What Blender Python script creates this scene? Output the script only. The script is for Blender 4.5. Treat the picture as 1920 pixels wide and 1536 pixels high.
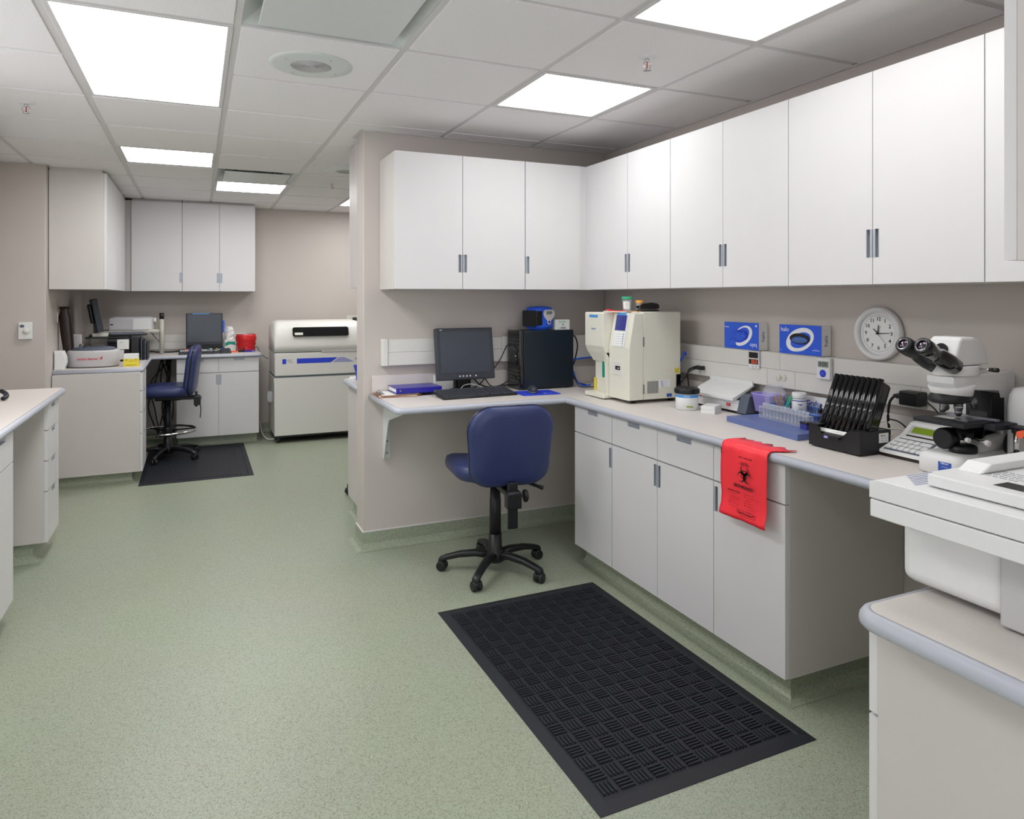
import bpy, bmesh, math, random
from mathutils import Vector, Matrix
random.seed(7)
for o in list(bpy.data.objects): bpy.data.objects.remove(o)
S = bpy.context.scene
COL = S.collection
# ---------------------------------------------------------------- camera
cam = bpy.data.objects.new('camera', bpy.data.cameras.new('camera'))
COL.objects.link(cam); S.camera = cam
cam.location = (0, 0, 1.465)
cam.rotation_euler = (math.radians(90), 0, math.radians(-24.22))
cam.data.sensor_width = 36; cam.data.lens = 1321/1920*36
cam.data.shift_x = -0.001; cam.data.shift_y = -(768-557.6)/1920
cam.data.clip_start = 0.02
# ---------------------------------------------------------------- world, exposure, light strength
W = bpy.data.worlds.new('world'); S.world = W; W.use_nodes = True
W.node_tree.nodes['Background'].inputs[0].default_value = (.93, .96, 1, 1)
W.node_tree.nodes['Background'].inputs[1].default_value = 2.1
S.view_settings.view_transform = 'Standard'; S.view_settings.look = 'None'
S.view_settings.gamma = 1; S.view_settings.use_curve_mapping = False
S.view_settings.exposure = 0.12
LAMPS = [12, 14, 14, 14, 4.3, 7.6, 3.2]            # emission of the luminaire diffusers
# ---------------------------------------------------------------- materials
def lin(c):
    if isinstance(c, str): c = [int(c[i:i+2], 16)/255 for i in (0, 2, 4)]
    return tuple(((x/12.92) if x <= .04045 else ((x+.055)/1.055)**2.4) for x in c)+(1,)
MATS = {}
def mat(name, col, rough=.5, metal=0, spec=.5, var=.03, nscale=40, bump=0, bscale=200, emit=0, trans=0, alpha=1, coat=0, ior=1.45):
    if name in MATS: return MATS[name]
    m = bpy.data.materials.new(name); m.use_nodes = True; MATS[name] = m
    nt = m.node_tree; b = nt.nodes['Principled BSDF']; L = nt.links.new
    c = lin(col)
    b.inputs['Roughness'].default_value = rough; b.inputs['Metallic'].default_value = metal
    b.inputs['Specular IOR Level'].default_value = spec; b.inputs['IOR'].default_value = ior
    if coat: b.inputs['Coat Weight'].default_value = coat
    if trans: b.inputs['Transmission Weight'].default_value = trans
    if alpha < 1: b.inputs['Alpha'].default_value = alpha
    tc = nt.nodes.new('ShaderNodeTexCoord')
    n = nt.nodes.new('ShaderNodeTexNoise'); n.inputs['Scale'].default_value = nscale; n.inputs['Detail'].default_value = 3
    L(tc.outputs['Object'], n.inputs['Vector'])
    r = nt.nodes.new('ShaderNodeValToRGB')
    r.color_ramp.elements[0].position = .3; r.color_ramp.elements[1].position = .7
    r.color_ramp.elements[0].color = tuple(x*(1-var) for x in c[:3])+(1,)
    r.color_ramp.elements[1].color = tuple(min(1, x*(1+var)) for x in c[:3])+(1,)
    L(n.outputs['Fac'], r.inputs['Fac']); L(r.outputs['Color'], b.inputs['Base Color'])
    if emit:
        L(r.outputs['Color'], b.inputs['Emission Color']); b.inputs['Emission Strength'].default_value = emit
    if bump:
        n2 = nt.nodes.new('ShaderNodeTexNoise'); n2.inputs['Scale'].default_value = bscale; n2.inputs['Detail'].default_value = 2
        bp = nt.nodes.new('ShaderNodeBump'); bp.inputs['Strength'].default_value = bump; bp.inputs['Distance'].default_value = .002
        L(tc.outputs['Object'], n2.inputs['Vector']); L(n2.outputs['Fac'], bp.inputs['Height']); L(bp.outputs['Normal'], b.inputs['Normal'])
    return m
def floor_mat():
    m = bpy.data.materials.new('speckled_vinyl'); m.use_nodes = True
    nt = m.node_tree; b = nt.nodes['Principled BSDF']; L = nt.links.new; N = nt.nodes.new
    tc = N('ShaderNodeTexCoord')
    v = N('ShaderNodeTexVoronoi'); v.inputs['Scale'].default_value = 300
    L(tc.outputs['Object'], v.inputs['Vector'])
    r = N('ShaderNodeValToRGB'); r.color_ramp.interpolation = 'CONSTANT'
    sp = N('ShaderNodeSeparateColor'); L(v.outputs['Color'], sp.inputs[0]); L(sp.outputs[0], r.inputs['Fac'])
    e = r.color_ramp.elements
    e[0].position = 0; e[0].color = lin(FLOOR[0]); e[1].position = .14; e[1].color = lin(FLOOR[1])
    for p, c in ((.5, FLOOR[2]), (.78, FLOOR[3]), (.94, FLOOR[4])):
        q = e.new(p); q.color = lin(c)
    n = N('ShaderNodeTexNoise'); n.inputs['Scale'].default_value = 1.6; n.inputs['Detail'].default_value = 4
    L(tc.outputs['Object'], n.inputs['Vector'])
    mx = N('ShaderNodeMix'); mx.data_type = 'RGBA'; mx.blend_type = 'MULTIPLY'; mx.inputs[0].default_value = .12
    L(r.outputs['Color'], mx.inputs[6]); L(n.outputs['Color'], mx.inputs[7]); L(mx.outputs[2], b.inputs['Base Color'])
    n2 = N('ShaderNodeTexNoise'); n2.inputs['Scale'].default_value = 75; n2.inputs['Detail'].default_value = 2
    bp = N('ShaderNodeBump'); bp.inputs['Strength'].default_value = .35; bp.inputs['Distance'].default_value = .0025
    L(tc.outputs['Object'], n2.inputs['Vector']); L(n2.outputs['Fac'], bp.inputs['Height']); L(bp.outputs['Normal'], b.inputs['Normal'])
    b.inputs['Roughness'].default_value = .38; b.inputs['Specular IOR Level'].default_value = .45
    return m
FLOOR = ['868d76', '9da591', 'a3ab97', 'abb29f', '929983']
M = {}
M['floor'] = floor_mat()
M['wall'] = mat('beige_wall_paint', 'c5bdb7', .6, var=.012, nscale=3, bump=.12, bscale=350)
M['tile'] = mat('mineral_ceiling_tile', 'f1eeef', .9, var=.03, nscale=160, bump=.7, bscale=170)
M['grid'] = mat('ceiling_grid_metal', 'd8d5d5', .5, var=.01)
M['cab'] = mat('cabinet_laminate', 'dcdadb', .42, var=.008, nscale=8)
M['carc'] = mat('cabinet_side_laminate', 'cfc9c6', .45, var=.01, nscale=8)
M['top'] = mat('worktop_laminate', 'd6cfca', .45, var=.03, nscale=300)
M['nose'] = mat('worktop_bumper', 'b5b8c2', .35, var=.01)
M['pull'] = mat('brushed_aluminium', 'b2b6bf', .35, metal=.25, var=.02)
LM = [mat('lamp_diffuser_%d' % i, 'ffffff', .5, var=0, emit=e) for i, e in enumerate(LAMPS)]
M['white'] = mat('white_plastic', 'e6e6e6', .4, var=.01)
M['offwhite'] = mat('off_white_plastic', 'dfddd8', .4, var=.01)
M['cream'] = mat('cream_plastic', 'e3e1d3', .4, var=.01)
M['grey'] = mat('grey_plastic', 'c4c2c4', .4, var=.01)
M['dgrey'] = mat('slate_plastic', '58606f', .4, var=.02)
M['metal'] = mat('white_steel', 'd5dad8', .35, var=.01)
M['chrome'] = mat('chrome', 'd8d8da', .12, metal=1, var=.01)
M['steel'] = mat('dull_steel', '8f8f93', .3, metal=.9, var=.02)
M['black'] = mat('black_plastic', '191a1d', .4, var=.05)
M['gloss'] = mat('gloss_black', '0c0d10', .12, var=.05, coat=.4)
M['rubber'] = mat('black_rubber', '1d1f26', .55, var=.08, nscale=60, bump=.2, bscale=400)
M['vinyl'] = mat('navy_vinyl', '313a66', .38, var=.04, bump=.08, bscale=500)
M['screen'] = mat('dark_screen', '40454f', .25, var=.02)
M['blue'] = mat('royal_blue', '2f60e2', .4, var=.02)
M['navy'] = mat('binder_blue', '2b2596', .3, var=.02)
M['pad'] = mat('mouse_pad_blue', '2c45d0', .6, var=.02)
M['slab'] = mat('slate_blue', '5f6fa3', .35, var=.02)
M['basket'] = mat('basket_blue', '4f71b4', .4, var=.02)
M['lilac'] = mat('lilac_plastic', 'a79be8', .4, var=.02)
M['red'] = mat('red_film', 'ff3643', .35, var=.03, bump=.25, bscale=25)
M['redtape'] = mat('red_tape', 'd0282b', .35, var=.06, nscale=30, bump=.5, bscale=60)
M['ink'] = mat('black_ink', '1a1512', .6, var=0)
M['inkred'] = mat('dark_red_ink', '5a1214', .6, var=0)
M['inkblue'] = mat('blue_ink', '2f55b0', .6, var=0)
M['inkgrey'] = mat('grey_ink', '5d626c', .6, var=0)
M['inkwhite'] = mat('white_ink', 'f4f6fb', .6, var=0)
M['inkredl'] = mat('red_ink', 'd23a3f', .6, var=0)
M['paper'] = mat('paper', 'eeeeec', .7, var=.01)
M['yellow'] = mat('yellow_card', 'ead642', .5, var=.03)
M['green'] = mat('green_lid', '2fae7d', .4, var=.02)
M['teal'] = mat('teal_plastic', '159c86', .4, var=.02)
M['orange'] = mat('orange_lid', 'f0a93e', .4, var=.02)
M['orangered'] = mat('orange_red_knob', 'f4663e', .4, var=.02)
M['lcd'] = mat('green_lcd', '7f9a1e', .3, var=.02)
M['lcdgrey'] = mat('grey_lcd', '8f9a8f', .3, var=.02)
M['bluelcd'] = mat('blue_panel', '3b3f8c', .2, var=.04)
M['cyan'] = mat('cyan_label', '4a97d8', .4, var=.02)
M['brown'] = mat('dark_brown', '2a1a14', .3, var=.1)
M['wood'] = mat('clipboard_brown', 'a5744f', .6, var=.1)
M['amber'] = mat('amber_glass', '4a2410', .15, var=.05)
M['clear'] = mat('clear_plastic', 'f2f5fa', .08, var=0, alpha=.27)
M['film'] = mat('clear_film', 'eef1f8', .2, var=0, alpha=.24)
M['tower'] = mat('blue_black_steel', '16212c', .35, var=.04)
M['speck'] = mat('keyboard_charcoal', '343840', .45, var=.05)
M['greige'] = mat('greige_laminate', 'c6c3b8', .45, var=.01)
M['lens'] = mat('coated_lens', '2a1730', .08, var=.2, coat=1)
M['legend'] = mat('lavender_print', '9ea2c0', .5, var=0)
M['silver'] = mat('silver_plastic', '70737a', .35, metal=.3, var=.02)
# ---------------------------------------------------------------- mesh helpers
def T(*a): return Matrix.Translation(a)
def RZ(d): return Matrix.Rotation(math.radians(d), 4, 'Z')
def RX(d): return Matrix.Rotation(math.radians(d), 4, 'X')
def RY(d): return Matrix.Rotation(math.radians(d), 4, 'Y')
class MB:
    def __init__(s): s.b = bmesh.new()
    def _add(s, verts, faces, M4=None, smooth=False):
        vs = [s.b.verts.new(M4 @ Vector(v) if M4 else v) for v in verts]
        fs = []
        for f in faces:
            try: q = s.b.faces.new([vs[i] for i in f]); q.smooth = smooth; fs.append(q)
            except ValueError: pass
        return vs, fs
    def box(s, x0, x1, y0, y1, z0, z1, bev=0, M4=None, seg=2):
        x0, x1 = min(x0, x1), max(x0, x1); y0, y1 = min(y0, y1), max(y0, y1); z0, z1 = min(z0, z1), max(z0, z1)
        v = [(x, y, z) for z in (z0, z1) for y in (y0, y1) for x in (x0, x1)]
        f = [(0, 2, 3, 1), (4, 5, 7, 6), (0, 1, 5, 4), (2, 6, 7, 3), (0, 4, 6, 2), (1, 3, 7, 5)]
        vs, fs = s._add(v, f, M4)
        if bev:
            ed = list({e for q in fs for e in q.edges})
            r = bmesh.ops.bevel(s.b, geom=ed, offset=bev, segments=seg, profile=.5, affect='EDGES')
            for q in r['faces']: q.smooth = True
        return s
    def prism(s, poly, z0, z1, M4=None, bev=0, smooth=False):
        n = len(poly)
        v = [(p[0], p[1], z0) for p in poly]+[(p[0], p[1], z1) for p in poly]
        area = sum(poly[i][0]*poly[(i+1) % n][1]-poly[(i+1) % n][0]*poly[i][1] for i in range(n))
        f = [tuple(range(n))[::-1], tuple(range(n, 2*n))]
        f += [(i, (i+1) % n, n+(i+1) % n, n+i) for i in range(n)]
        if (area < 0) != (z1 < z0): f = [q[::-1] for q in f]
        vs, fs = s._add(v, f, M4)
        if smooth:
            for q in fs[2:]: q.smooth = True
        if bev:
            ed = list({e for q in fs[:2] for e in q.edges})
            r = bmesh.ops.bevel(s.b, geom=ed, offset=bev, segments=2, profile=.5, affect='EDGES')
        return s
    def lathe(s, prof, seg=24, M4=None, cap=True, smooth=True, arc=360):
        v = []; f = []; full = arc == 360; m = seg if full else seg+1
        for r, z in prof:
            for i in range(m):
                a = math.radians(arc)*i/seg; v.append((r*math.cos(a), r*math.sin(a), z))
        for j in range(len(prof)-1):
            for i in range(seg):
                k = (i+1) % m
                f.append((j*m+i, j*m+k, (j+1)*m+k, (j+1)*m+i))
        vs, fs = s._add(v, f, M4, smooth)
        if cap and full:
            for j, rev in ((0, True), (len(prof)-1, False)):
                if prof[j][0] > 1e-5:
                    q = [vs[j*m+i] for i in range(m)]
                    try: s.b.faces.new(q[::-1] if rev else q)
                    except ValueError: pass
        return s
    def cyl(s, p0, p1, r0, r1=None, seg=16, smooth=True):
        r1 = r0 if r1 is None else r1
        p0 = Vector(p0); p1 = Vector(p1); d = p1-p0
        q = d.to_track_quat('Z', 'Y').to_matrix().to_4x4()
        return s.lathe([(r0, 0), (r1, d.length)], seg, Matrix.Translation(p0) @ q, smooth=smooth)
    def tube(s, pts, r, seg=6, sub=6, closed=False):
        P = [Vector(p) for p in pts]
        if sub > 1 and len(P) > 2:
            Q = []; n = len(P); rng = n if closed else n-1
            for i in range(rng):
                a, b, c, d = (P[(i-1) % n] if closed or i else P[0], P[i], P[(i+1) % n], P[(i+2) % n] if closed or i < n-2 else P[-1])
                for k in range(sub):
                    t = k/sub
                    Q.append(.5*((2*b)+(c-a)*t+(2*a-5*b+4*c-d)*t*t+(3*b-a-3*c+d)*t**3))
            if not closed: Q.append(P[-1])
            P = Q
        n = len(P); v = []; f = []; up = Vector((0, 0, 1))
        for i, p in enumerate(P):
            d = (P[(i+1) % n]-P[(i-1) % n]) if closed else (P[min(i+1, n-1)]-P[max(i-1, 0)])
            d.normalize()
            u = d.cross(up); u = d.cross(Vector((1, 0, 0))) if u.length < .05 else u
            u.normalize(); w = u.cross(d)
            rr = r[min(len(r)-1, int(i*len(r)/n))] if isinstance(r, (list, tuple)) else r
            for k in range(seg):
                a = 2*math.pi*k/seg; v.append(p+rr*(math.cos(a)*u+math.sin(a)*w))
        for i in range(n if closed else n-1):
            j = (i+1) % n
            for k in range(seg): f.append((i*seg+k, i*seg+(k+1) % seg, j*seg+(k+1) % seg, j*seg+k))
        if not closed: f += [tuple(range(seg))[::-1], tuple((n-1)*seg+k for k in range(seg))]
        s._add(v, f, None, True)
        return s
    def loft(s, rings, cap=True, smooth=True, M4=None):
        n = len(rings[0]); v = [p for r in rings for p in r]; f = []
        for j in range(len(rings)-1):
            for i in range(n): f.append((j*n+i, j*n+(i+1) % n, (j+1)*n+(i+1) % n, (j+1)*n+i))
        vs, fs = s._add(v, f, M4, smooth)
        if cap:
            for q in (vs[:n][::-1], vs[-n:]):
                try: s.b.faces.new(q).smooth = smooth
                except ValueError: pass
        return s
    def sphere(s, c, r, sc=(1, 1, 1), seg=16):
        prof = [(r*math.sin(math.pi*i/8)+1e-6*(i in (0, 8)), -r*math.cos(math.pi*i/8)) for i in range(9)]
        return s.lathe(prof, seg, T(*c) @ Matrix.Diagonal((*sc, 1)), cap=False)
    def sweep(s, path, prof, closed=False, smooth=False):
        # sweep a (distance to the right of travel, z) profile along a 2D path with mitred corners
        n = len(path); P = [Vector(p) for p in path]; rings = []
        for i in range(n):
            ds = []
            if closed or i > 0: ds.append((P[i]-P[(i-1) % n]).normalized())
            if closed or i < n-1: ds.append((P[(i+1) % n]-P[i]).normalized())
            ns = [Vector((d.y, -d.x)) for d in ds]
            m = sum(ns, Vector((0, 0))); m.normalize(); m /= max(.3, m.dot(ns[0]))
            rings.append([(P[i].x+m.x*a, P[i].y+m.y*a, z) for a, z in prof])
        k = len(prof); v = [p for r in rings for p in r]; f = []
        for j in range(n if closed else n-1):
            jj = (j+1) % n
            for i in range(k): f.append((j*k+i, j*k+(i+1) % k, jj*k+(i+1) % k, jj*k+i))
        if not closed: f += [tuple(range(k))[::-1], tuple((n-1)*k+i for i in range(k))]
        s._add(v, f, None, smooth)
        return s
    def done(s, name, m, parent=None, loc=None, M4=None, fix=True, label=None):
        if fix: bmesh.ops.recalc_face_normals(s.b, faces=s.b.faces)
        me = bpy.data.meshes.new(name); s.b.to_mesh(me); s.b.free()
        me.materials.append(M[m] if isinstance(m, str) else m)
        o = bpy.data.objects.new(name, me); COL.objects.link(o)
        if parent is not None: o.parent = parent
        if loc: o.location = loc
        if M4: o.matrix_local = M4
        if label: o['label'] = label
        return o
def thing(name, label, cat, loc=(0, 0, 0), rz=0, group=None):
    o = bpy.data.objects.new(name, None); COL.objects.link(o); o.empty_display_size = .05
    o.location = loc; o.rotation_euler = (0, 0, math.radians(rz)); o['label'] = label; o['category'] = cat
    if group: o['group'] = group
    return o
def tag(o, label, cat, group=None):
    o['label'] = label; o['category'] = cat
    if group: o['group'] = group
    return o
def struct(o): o['kind'] = 'structure'; return o
def rrect(w, h, r, n=5, cx=0, cy=0):
    out = []
    for sx, sy, a0 in ((1, 1, 0), (-1, 1, 90), (-1, -1, 180), (1, -1, 270)):
        for i in range(n+1):
            a = math.radians(a0+90*i/n); out.append((cx+sx*(w/2-r)+r*math.cos(a), cy+sy*(h/2-r)+r*math.sin(a)))
    return out
def frame(o, u, v):
    u = Vector(u).normalized(); v = Vector(v).normalized(); n = u.cross(v)
    return Matrix(((u.x, v.x, n.x, o[0]), (u.y, v.y, n.y, o[1]), (u.z, v.z, n.z, o[2]), (0, 0, 0, 1)))
NX = ((0, -1, 0), (0, 0, 1))      # reading direction and up on a face that looks to -X
NY = ((1, 0, 0), (0, 0, 1))       # on a face that looks to -Y
def text(name, body, o, uv, size, m, parent, width=None, align='CENTER', bold=0, shear=0, space=1.0, M4=None, label=None):
    cu = bpy.data.curves.new('t', 'FONT'); cu.body = body; cu.size = size; cu.align_x = align; cu.align_y = 'CENTER'
    cu.offset = bold; cu.shear = shear; cu.space_line = space; cu.resolution_u = 2; cu.extrude = .0003
    t = bpy.data.objects.new('t', cu); COL.objects.link(t)
    bpy.context.view_layer.update()
    me = bpy.data.meshes.new_from_object(t.evaluated_get(bpy.context.evaluated_depsgraph_get()))
    bpy.data.objects.remove(t); bpy.data.curves.remove(cu)
    if width and me.vertices:
        xs = [v.co.x for v in me.vertices]; k = width/(max(xs)-min(xs))
        for v in me.vertices: v.co.x *= k; v.co.y *= k
    F = frame(o, *uv)
    if M4: F = M4 @ F
    me.transform(F); me.name = name; me.materials.clear(); me.materials.append(M[m])
    ob = bpy.data.objects.new(name, me); COL.objects.link(ob)
    if parent is not None: ob.parent = parent
    if label: ob['label'] = label
    return ob
def plate(poly, o, uv, m, name, parent, th=.0006, label=None):
    b = MB(); b.prism(poly, 0, th, frame(o, *uv)); return b.done(name, m, parent, label=label)
# ================================================================ structure
XL, XR, YB, YN, H = -1.4, 2.52, 8.12, -1.6, 2.438
fl = MB().box(XL-.1, XR+.1, YN-.1, YB+.1, -.08, 0).done('floor', 'floor'); struct(fl)
struct(MB().box(XR, XR+.12, YN, YB, 0, 2.62).done('wall_right', 'wall'))
struct(MB().box(XL-.12, XL, 3.56, YB, 0, 2.62).box(XL-.12, XL, YN, 1.7, 0, 2.62).box(XL-.12, XL, 1.701, 3.559, 0, .95).box(XL-.12, XL, 1.701, 3.559, 2.30, 2.62).done('wall_left', 'wall'))  # unseen opening added in this wall so world light fills from the left
struct(MB().box(XL-.12, XR+.12, YB, YB+.12, 0, 2.62).done('wall_back', 'wall'))
struct(MB().box(XL-.12, XR+.12, YN-.12, YN, 2.3, 2.62).done('wall_front', 'wall'))   # lintel only: unseen gap added behind the camera to let in world fill light
struct(MB().box(.885, XR-.001, 4.085, 4.27, 0, 2.47, bev=.006).done('wall_middle', 'wall'))
struct(MB().box(XL+.001, -1.0, 6.08, YB-.001, 0, 2.47, bev=.006).done('wall_corner', 'wall'))
struct(MB().box(1.16, XR-.001, .16, .288, 0, 2.47, bev=.004).done('wall_near', 'wall'))
# coved sheet-vinyl base
CP = [(0, .1), (.006, .1), (.006, .035), (.012, .018), (.02, .009), (.035, .003), (.05, .0012), (0, .0012)]
def base(name, paths):
    b = MB()
    for p in paths: b.sweep(p, CP)
    return struct(b.done(name, 'floor'))
base('baseboard_middle', [[(.99, 4.27), (.885, 4.27), (.885, 4.085), (2.519, 4.085)]])
struct(MB().sweep([(.885-.007, 4.275), (.885-.007, 4.078), (2.515, 4.078)], [(0, .1), (0, .106), (-.008, .106), (-.008, .1)]).done('trim_1', 'grid'))
# ceiling: deck, tiles, grid
ceil = struct(MB().box(XL-.12, XR+.12, YN-.12, YB+.12, 2.62, 2.7).done('ceiling', 'tile'))
GX = [.135+.61*k for k in range(-3, 5)]; GY = [2.087+.61*k for k in range(-7, 11)]
xs = [XL]+[x for x in GX if XL+.03 < x < XR-.03]+[XR]; ys = [YN]+[y for y in GY if YN+.03 < y < YB-.03]+[YB]
LIGHTS = [(-.475, 2.697, 1.22), (-.475, 5.137, .61), (.135, 6.357, .61), (1.355, 6.967, .61), (1.355, .867, 1.22), (1.355, 2.697, .61), (-.475, .257, 1.22)]
DIFF = [(.135, 2.087), (.135, 5.747)]
def taken(x, y):
    for lx, ly, d in LIGHTS:
        if abs(x-lx) < .05 and ly-.05 < y < ly+d-.05: return True
    return any(abs(x-a) < .05 and abs(y-b_) < .05 for a, b_ in DIFF)
meshes = {}
for i in range(len(xs)-1):
    for j in range(len(ys)-1):
        if taken(xs[i], ys[j]): continue
        w, d = round(xs[i+1]-xs[i], 4), round(ys[j+1]-ys[j], 4)
        if (w, d) not in meshes:
            t = MB().box(.0155, w-.0155, .0155, d-.0155, 0, .016)
            t.box(.006, w-.006, .006, d-.006, .006, .017)
            o = t.done('ceiling_tile', 'tile', ceil); meshes[(w, d)] = o.data
        else:
            o = bpy.data.objects.new('ceiling_tile', meshes[(w, d)]); COL.objects.link(o); o.parent = ceil
        o.location = (xs[i], ys[j], 2.4330+random.uniform(0, .0012))
for x in GX:
    if XL+.03 < x < XR-.03: MB().box(x-.0115, x+.0115, YN, YB, 2.438, 2.446).done('grid_runner', 'grid', ceil)
for j, y in enumerate(GY):
    if not YN+.03 < y < YB-.03: continue
    for i in range(len(xs)-1):
        if any(abs(xs[i]-lx) < .05 and d > 1 and abs(y-ly-.61) < .05 for lx, ly, d in LIGHTS): continue
        MB().box(xs[i]+.012, xs[i+1]-.012, y-.0115, y+.0115, 2.4385, 2.446).done('cross_tee', 'grid', ceil)
def angle(path): MB().sweep(path, [(0, 2.430), (.022, 2.430), (.022, 2.433), (.003, 2.433), (.003, 2.445), (0, 2.445)]).done('wall_angle', 'grid', ceil)
angle([(.99, 4.27), (.885, 4.27), (.885, 4.085), (XR, 4.085), (XR, .288)])
angle([(XR, 4.27), (XR, YB), (-1.0, YB), (-1.0, 6.08), (XL, 6.08), (XL, YN)][::-1])
# luminaires
for k, (lx, ly, d) in enumerate(LIGHTS):
    lab = ['large two by four foot fluorescent ceiling light at upper left', 'square ceiling light second from the camera in the left row', 'ceiling light in front of the far air diffuser', 'far ceiling light half hidden behind the middle wall',
           'ceiling light cut by the top edge of the photo above the right cabinets', 'square ceiling light above the desk with the black monitor', 'long ceiling light behind the camera'][k]
    t = thing('ceiling_light', lab, 'light', (lx+.305, ly+d/2, 2.438), 0, 'recessed fluorescent ceiling lights')
    hx, hy = .293, d/2-.012
    b = MB()
    for r in ((-hx, hx, -hy, -hy+.02), (-hx, hx, hy-.02, hy), (-hx, -hx+.02, -hy+.02, hy-.02), (hx-.02, hx, -hy+.02, hy-.02)): b.box(r[0], r[1], r[2], r[3], -.004, .02, bev=.002)
    b.done('frame', 'grid', t)
    MB().box(-hx+.0205, hx-.0205, -hy+.0205, hy-.0205, .004, .008).done('diffuser', LM[k], t)
    MB().box(-hx, hx, -hy, hy, .022, .08).done('housing', 'metal', t)
for k, (lx, ly) in enumerate(DIFF):
    t = thing('air_diffuser', ['large square plaque air diffuser at the top edge of the photo', 'square plaque air diffuser behind the far ceiling light'][k], 'vent', (lx+.305, ly+.305, 2.438), 0, 'plaque air diffusers in the ceiling')
    b = MB(); h = .293; q = .22
    ring = lambda s, z: [(-s, -s, z), (s, -s, z), (s, s, z), (-s, s, z)]
    b.loft([ring(h, 0), ring(h, .004), ring(q, .06), ring(q, .09)], cap=False, smooth=False); b.done('cone', 'metal', t)
    MB().box(-.24, .24, -.24, .24, -.012, -.004, bev=.003).done('plaque', 'metal', t)
    b = MB()
    for sx in (-.15, .15):
        for sy in (-.15, .15): b.cyl((sx, sy, -.004), (sx, sy, .09), .004, seg=6)
    b.box(-.22, .22, -.22, .22, .09, .095); b.done('hanger', 'steel', t)
for k, (x, y) in enumerate(((.437, 3.02), (1.05, 5.44))):
    t = thing('ceiling_speaker', ['round white ceiling speaker beside the large left light', 'round white ceiling speaker far back beside the middle wall'][k], 'speaker', (x, y, 2.4345), 0, 'round ceiling speakers')
    MB().lathe([(.168, 0), (.166, -.005), (.15, -.009), (.082, -.010)], 48, cap=False).lathe([(.082, -.0101), (.082, -.006)], 48, cap=False).done('baffle', 'metal', t)
    b = MB().lathe([(.082, -.007), (.0001, -.007)], 48, cap=False)
    for q in range(2, 13): b.lathe([(q*.0064, -.0075), (q*.0064+.0022, -.0095), (q*.0064+.0035, -.0075)], 48, cap=False)
    b.done('grille', 'grey', t)
    b = MB()
    for a in (30, 120, 210, 300): b.lathe([(.004, -.009), (.004, -.012), (.0001, -.0125)], 10, T(.125*math.cos(math.radians(a)), .125*math.sin(math.radians(a)), 0))
    b.done('screws', 'grey', t)
for k, (x, y) in enumerate(((-.771, 4.19), (1.657, 2.367), (1.048, 6.065))):
    t = thing('fire_sprinkler', ['pendent fire sprinkler at left beside the large light', 'pendent fire sprinkler between the two right ceiling lights', 'small pendent fire sprinkler in front of the far speaker'][k], 'sprinkler', (x, y, 2.4345), 0, 'pendent fire sprinklers')
    MB().lathe([(.038, 0), (.037, -.003), (.022, -.009), (.012, -.009)], 24).done('escutcheon', 'white', t)
    b = MB().lathe([(.009, -.008), (.009, -.02), (.005, -.022)], 12)
    b.tube([(.010, 0, -.018), (.016, 0, -.03), (.012, 0, -.045), (0, 0, -.052)], .0022).tube([(-.010, 0, -.018), (-.016, 0, -.03), (-.012, 0, -.045), (0, 0, -.052)], .0022)
    b.done('yoke', 'chrome', t)
    MB().cyl((0, 0, -.022), (0, 0, -.048), .0025, seg=8).done('bulb', 'redtape', t)
    MB().lathe([(.0001, -.052), (.015, -.052), (.016, -.054), (.0001, -.055)], 16).done('deflector', 'chrome', t)
# ================================================================ cabinets
def front(b0, x0, x1, z0, z1, notch, parent, name, hz=None, hw=.1):
    g = .0015; x0 += g; x1 -= g; z0 += g; z1 -= g; nw = .024; th = .019
    if notch in ('l', 'r'):
        a, c_ = hz-hw/2, hz+hw/2
        if notch == 'r': poly = [(x0, z0), (x1, z0), (x1, a), (x1-nw, a), (x1-nw, c_), (x1, c_), (x1, z1), (x0, z1)]
        else: poly = [(x0, z0), (x1, z0), (x1, z1), (x0, z1), (x0, c_), (x0+nw, c_), (x0+nw, a), (x0, a)]
    elif notch == 't':
        m = (x0+x1)/2; poly = [(x0, z0), (x1, z0), (x1, z1), (m+hw/2, z1), (m+hw/2, z1-nw), (m-hw/2, z1-nw), (m-hw/2, z1), (x0, z1)]
    else: poly = [(x0, z0), (x1, z0), (x1, z1), (x0, z1)]
    F = frame((0, 0, 0), (1, 0, 0), (0, 0, 1))
    d = MB().prism(poly, .0008, th, F).done(name, 'cab', parent)
    if notch in ('l', 'r'):
        ex = x1 if notch == 'r' else x0; s = -1 if notch == 'r' else 1
        b = MB().box(ex+s*nw, ex, -.005, -.001, a, c_)
        b.box(ex, ex+s*.004, -.0195, -.005, a, c_).box(ex+s*.004, ex+s*.009, -.0195, -.0175, a, c_).box(ex+s*(nw-.0015), ex+s*nw, -.0198, -.005, a, c_)
        b.done('handle', 'pull', d)
    elif notch == 't':
        b = MB().box(m-hw/2, m+hw/2, -.005, -.001, z1-nw, z1).box(m-hw/2, m+hw/2, -.0195, -.005, z1-.003, z1)
        b.box(m-hw/2, m+hw/2, -.0198, -.005, z1-nw, z1-nw+.0015).box(m-hw/2, m+hw/2, -.0195, -.018, z1-.008, z1-.003)
        b.done('handle', 'pull', d)
    return d
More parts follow.
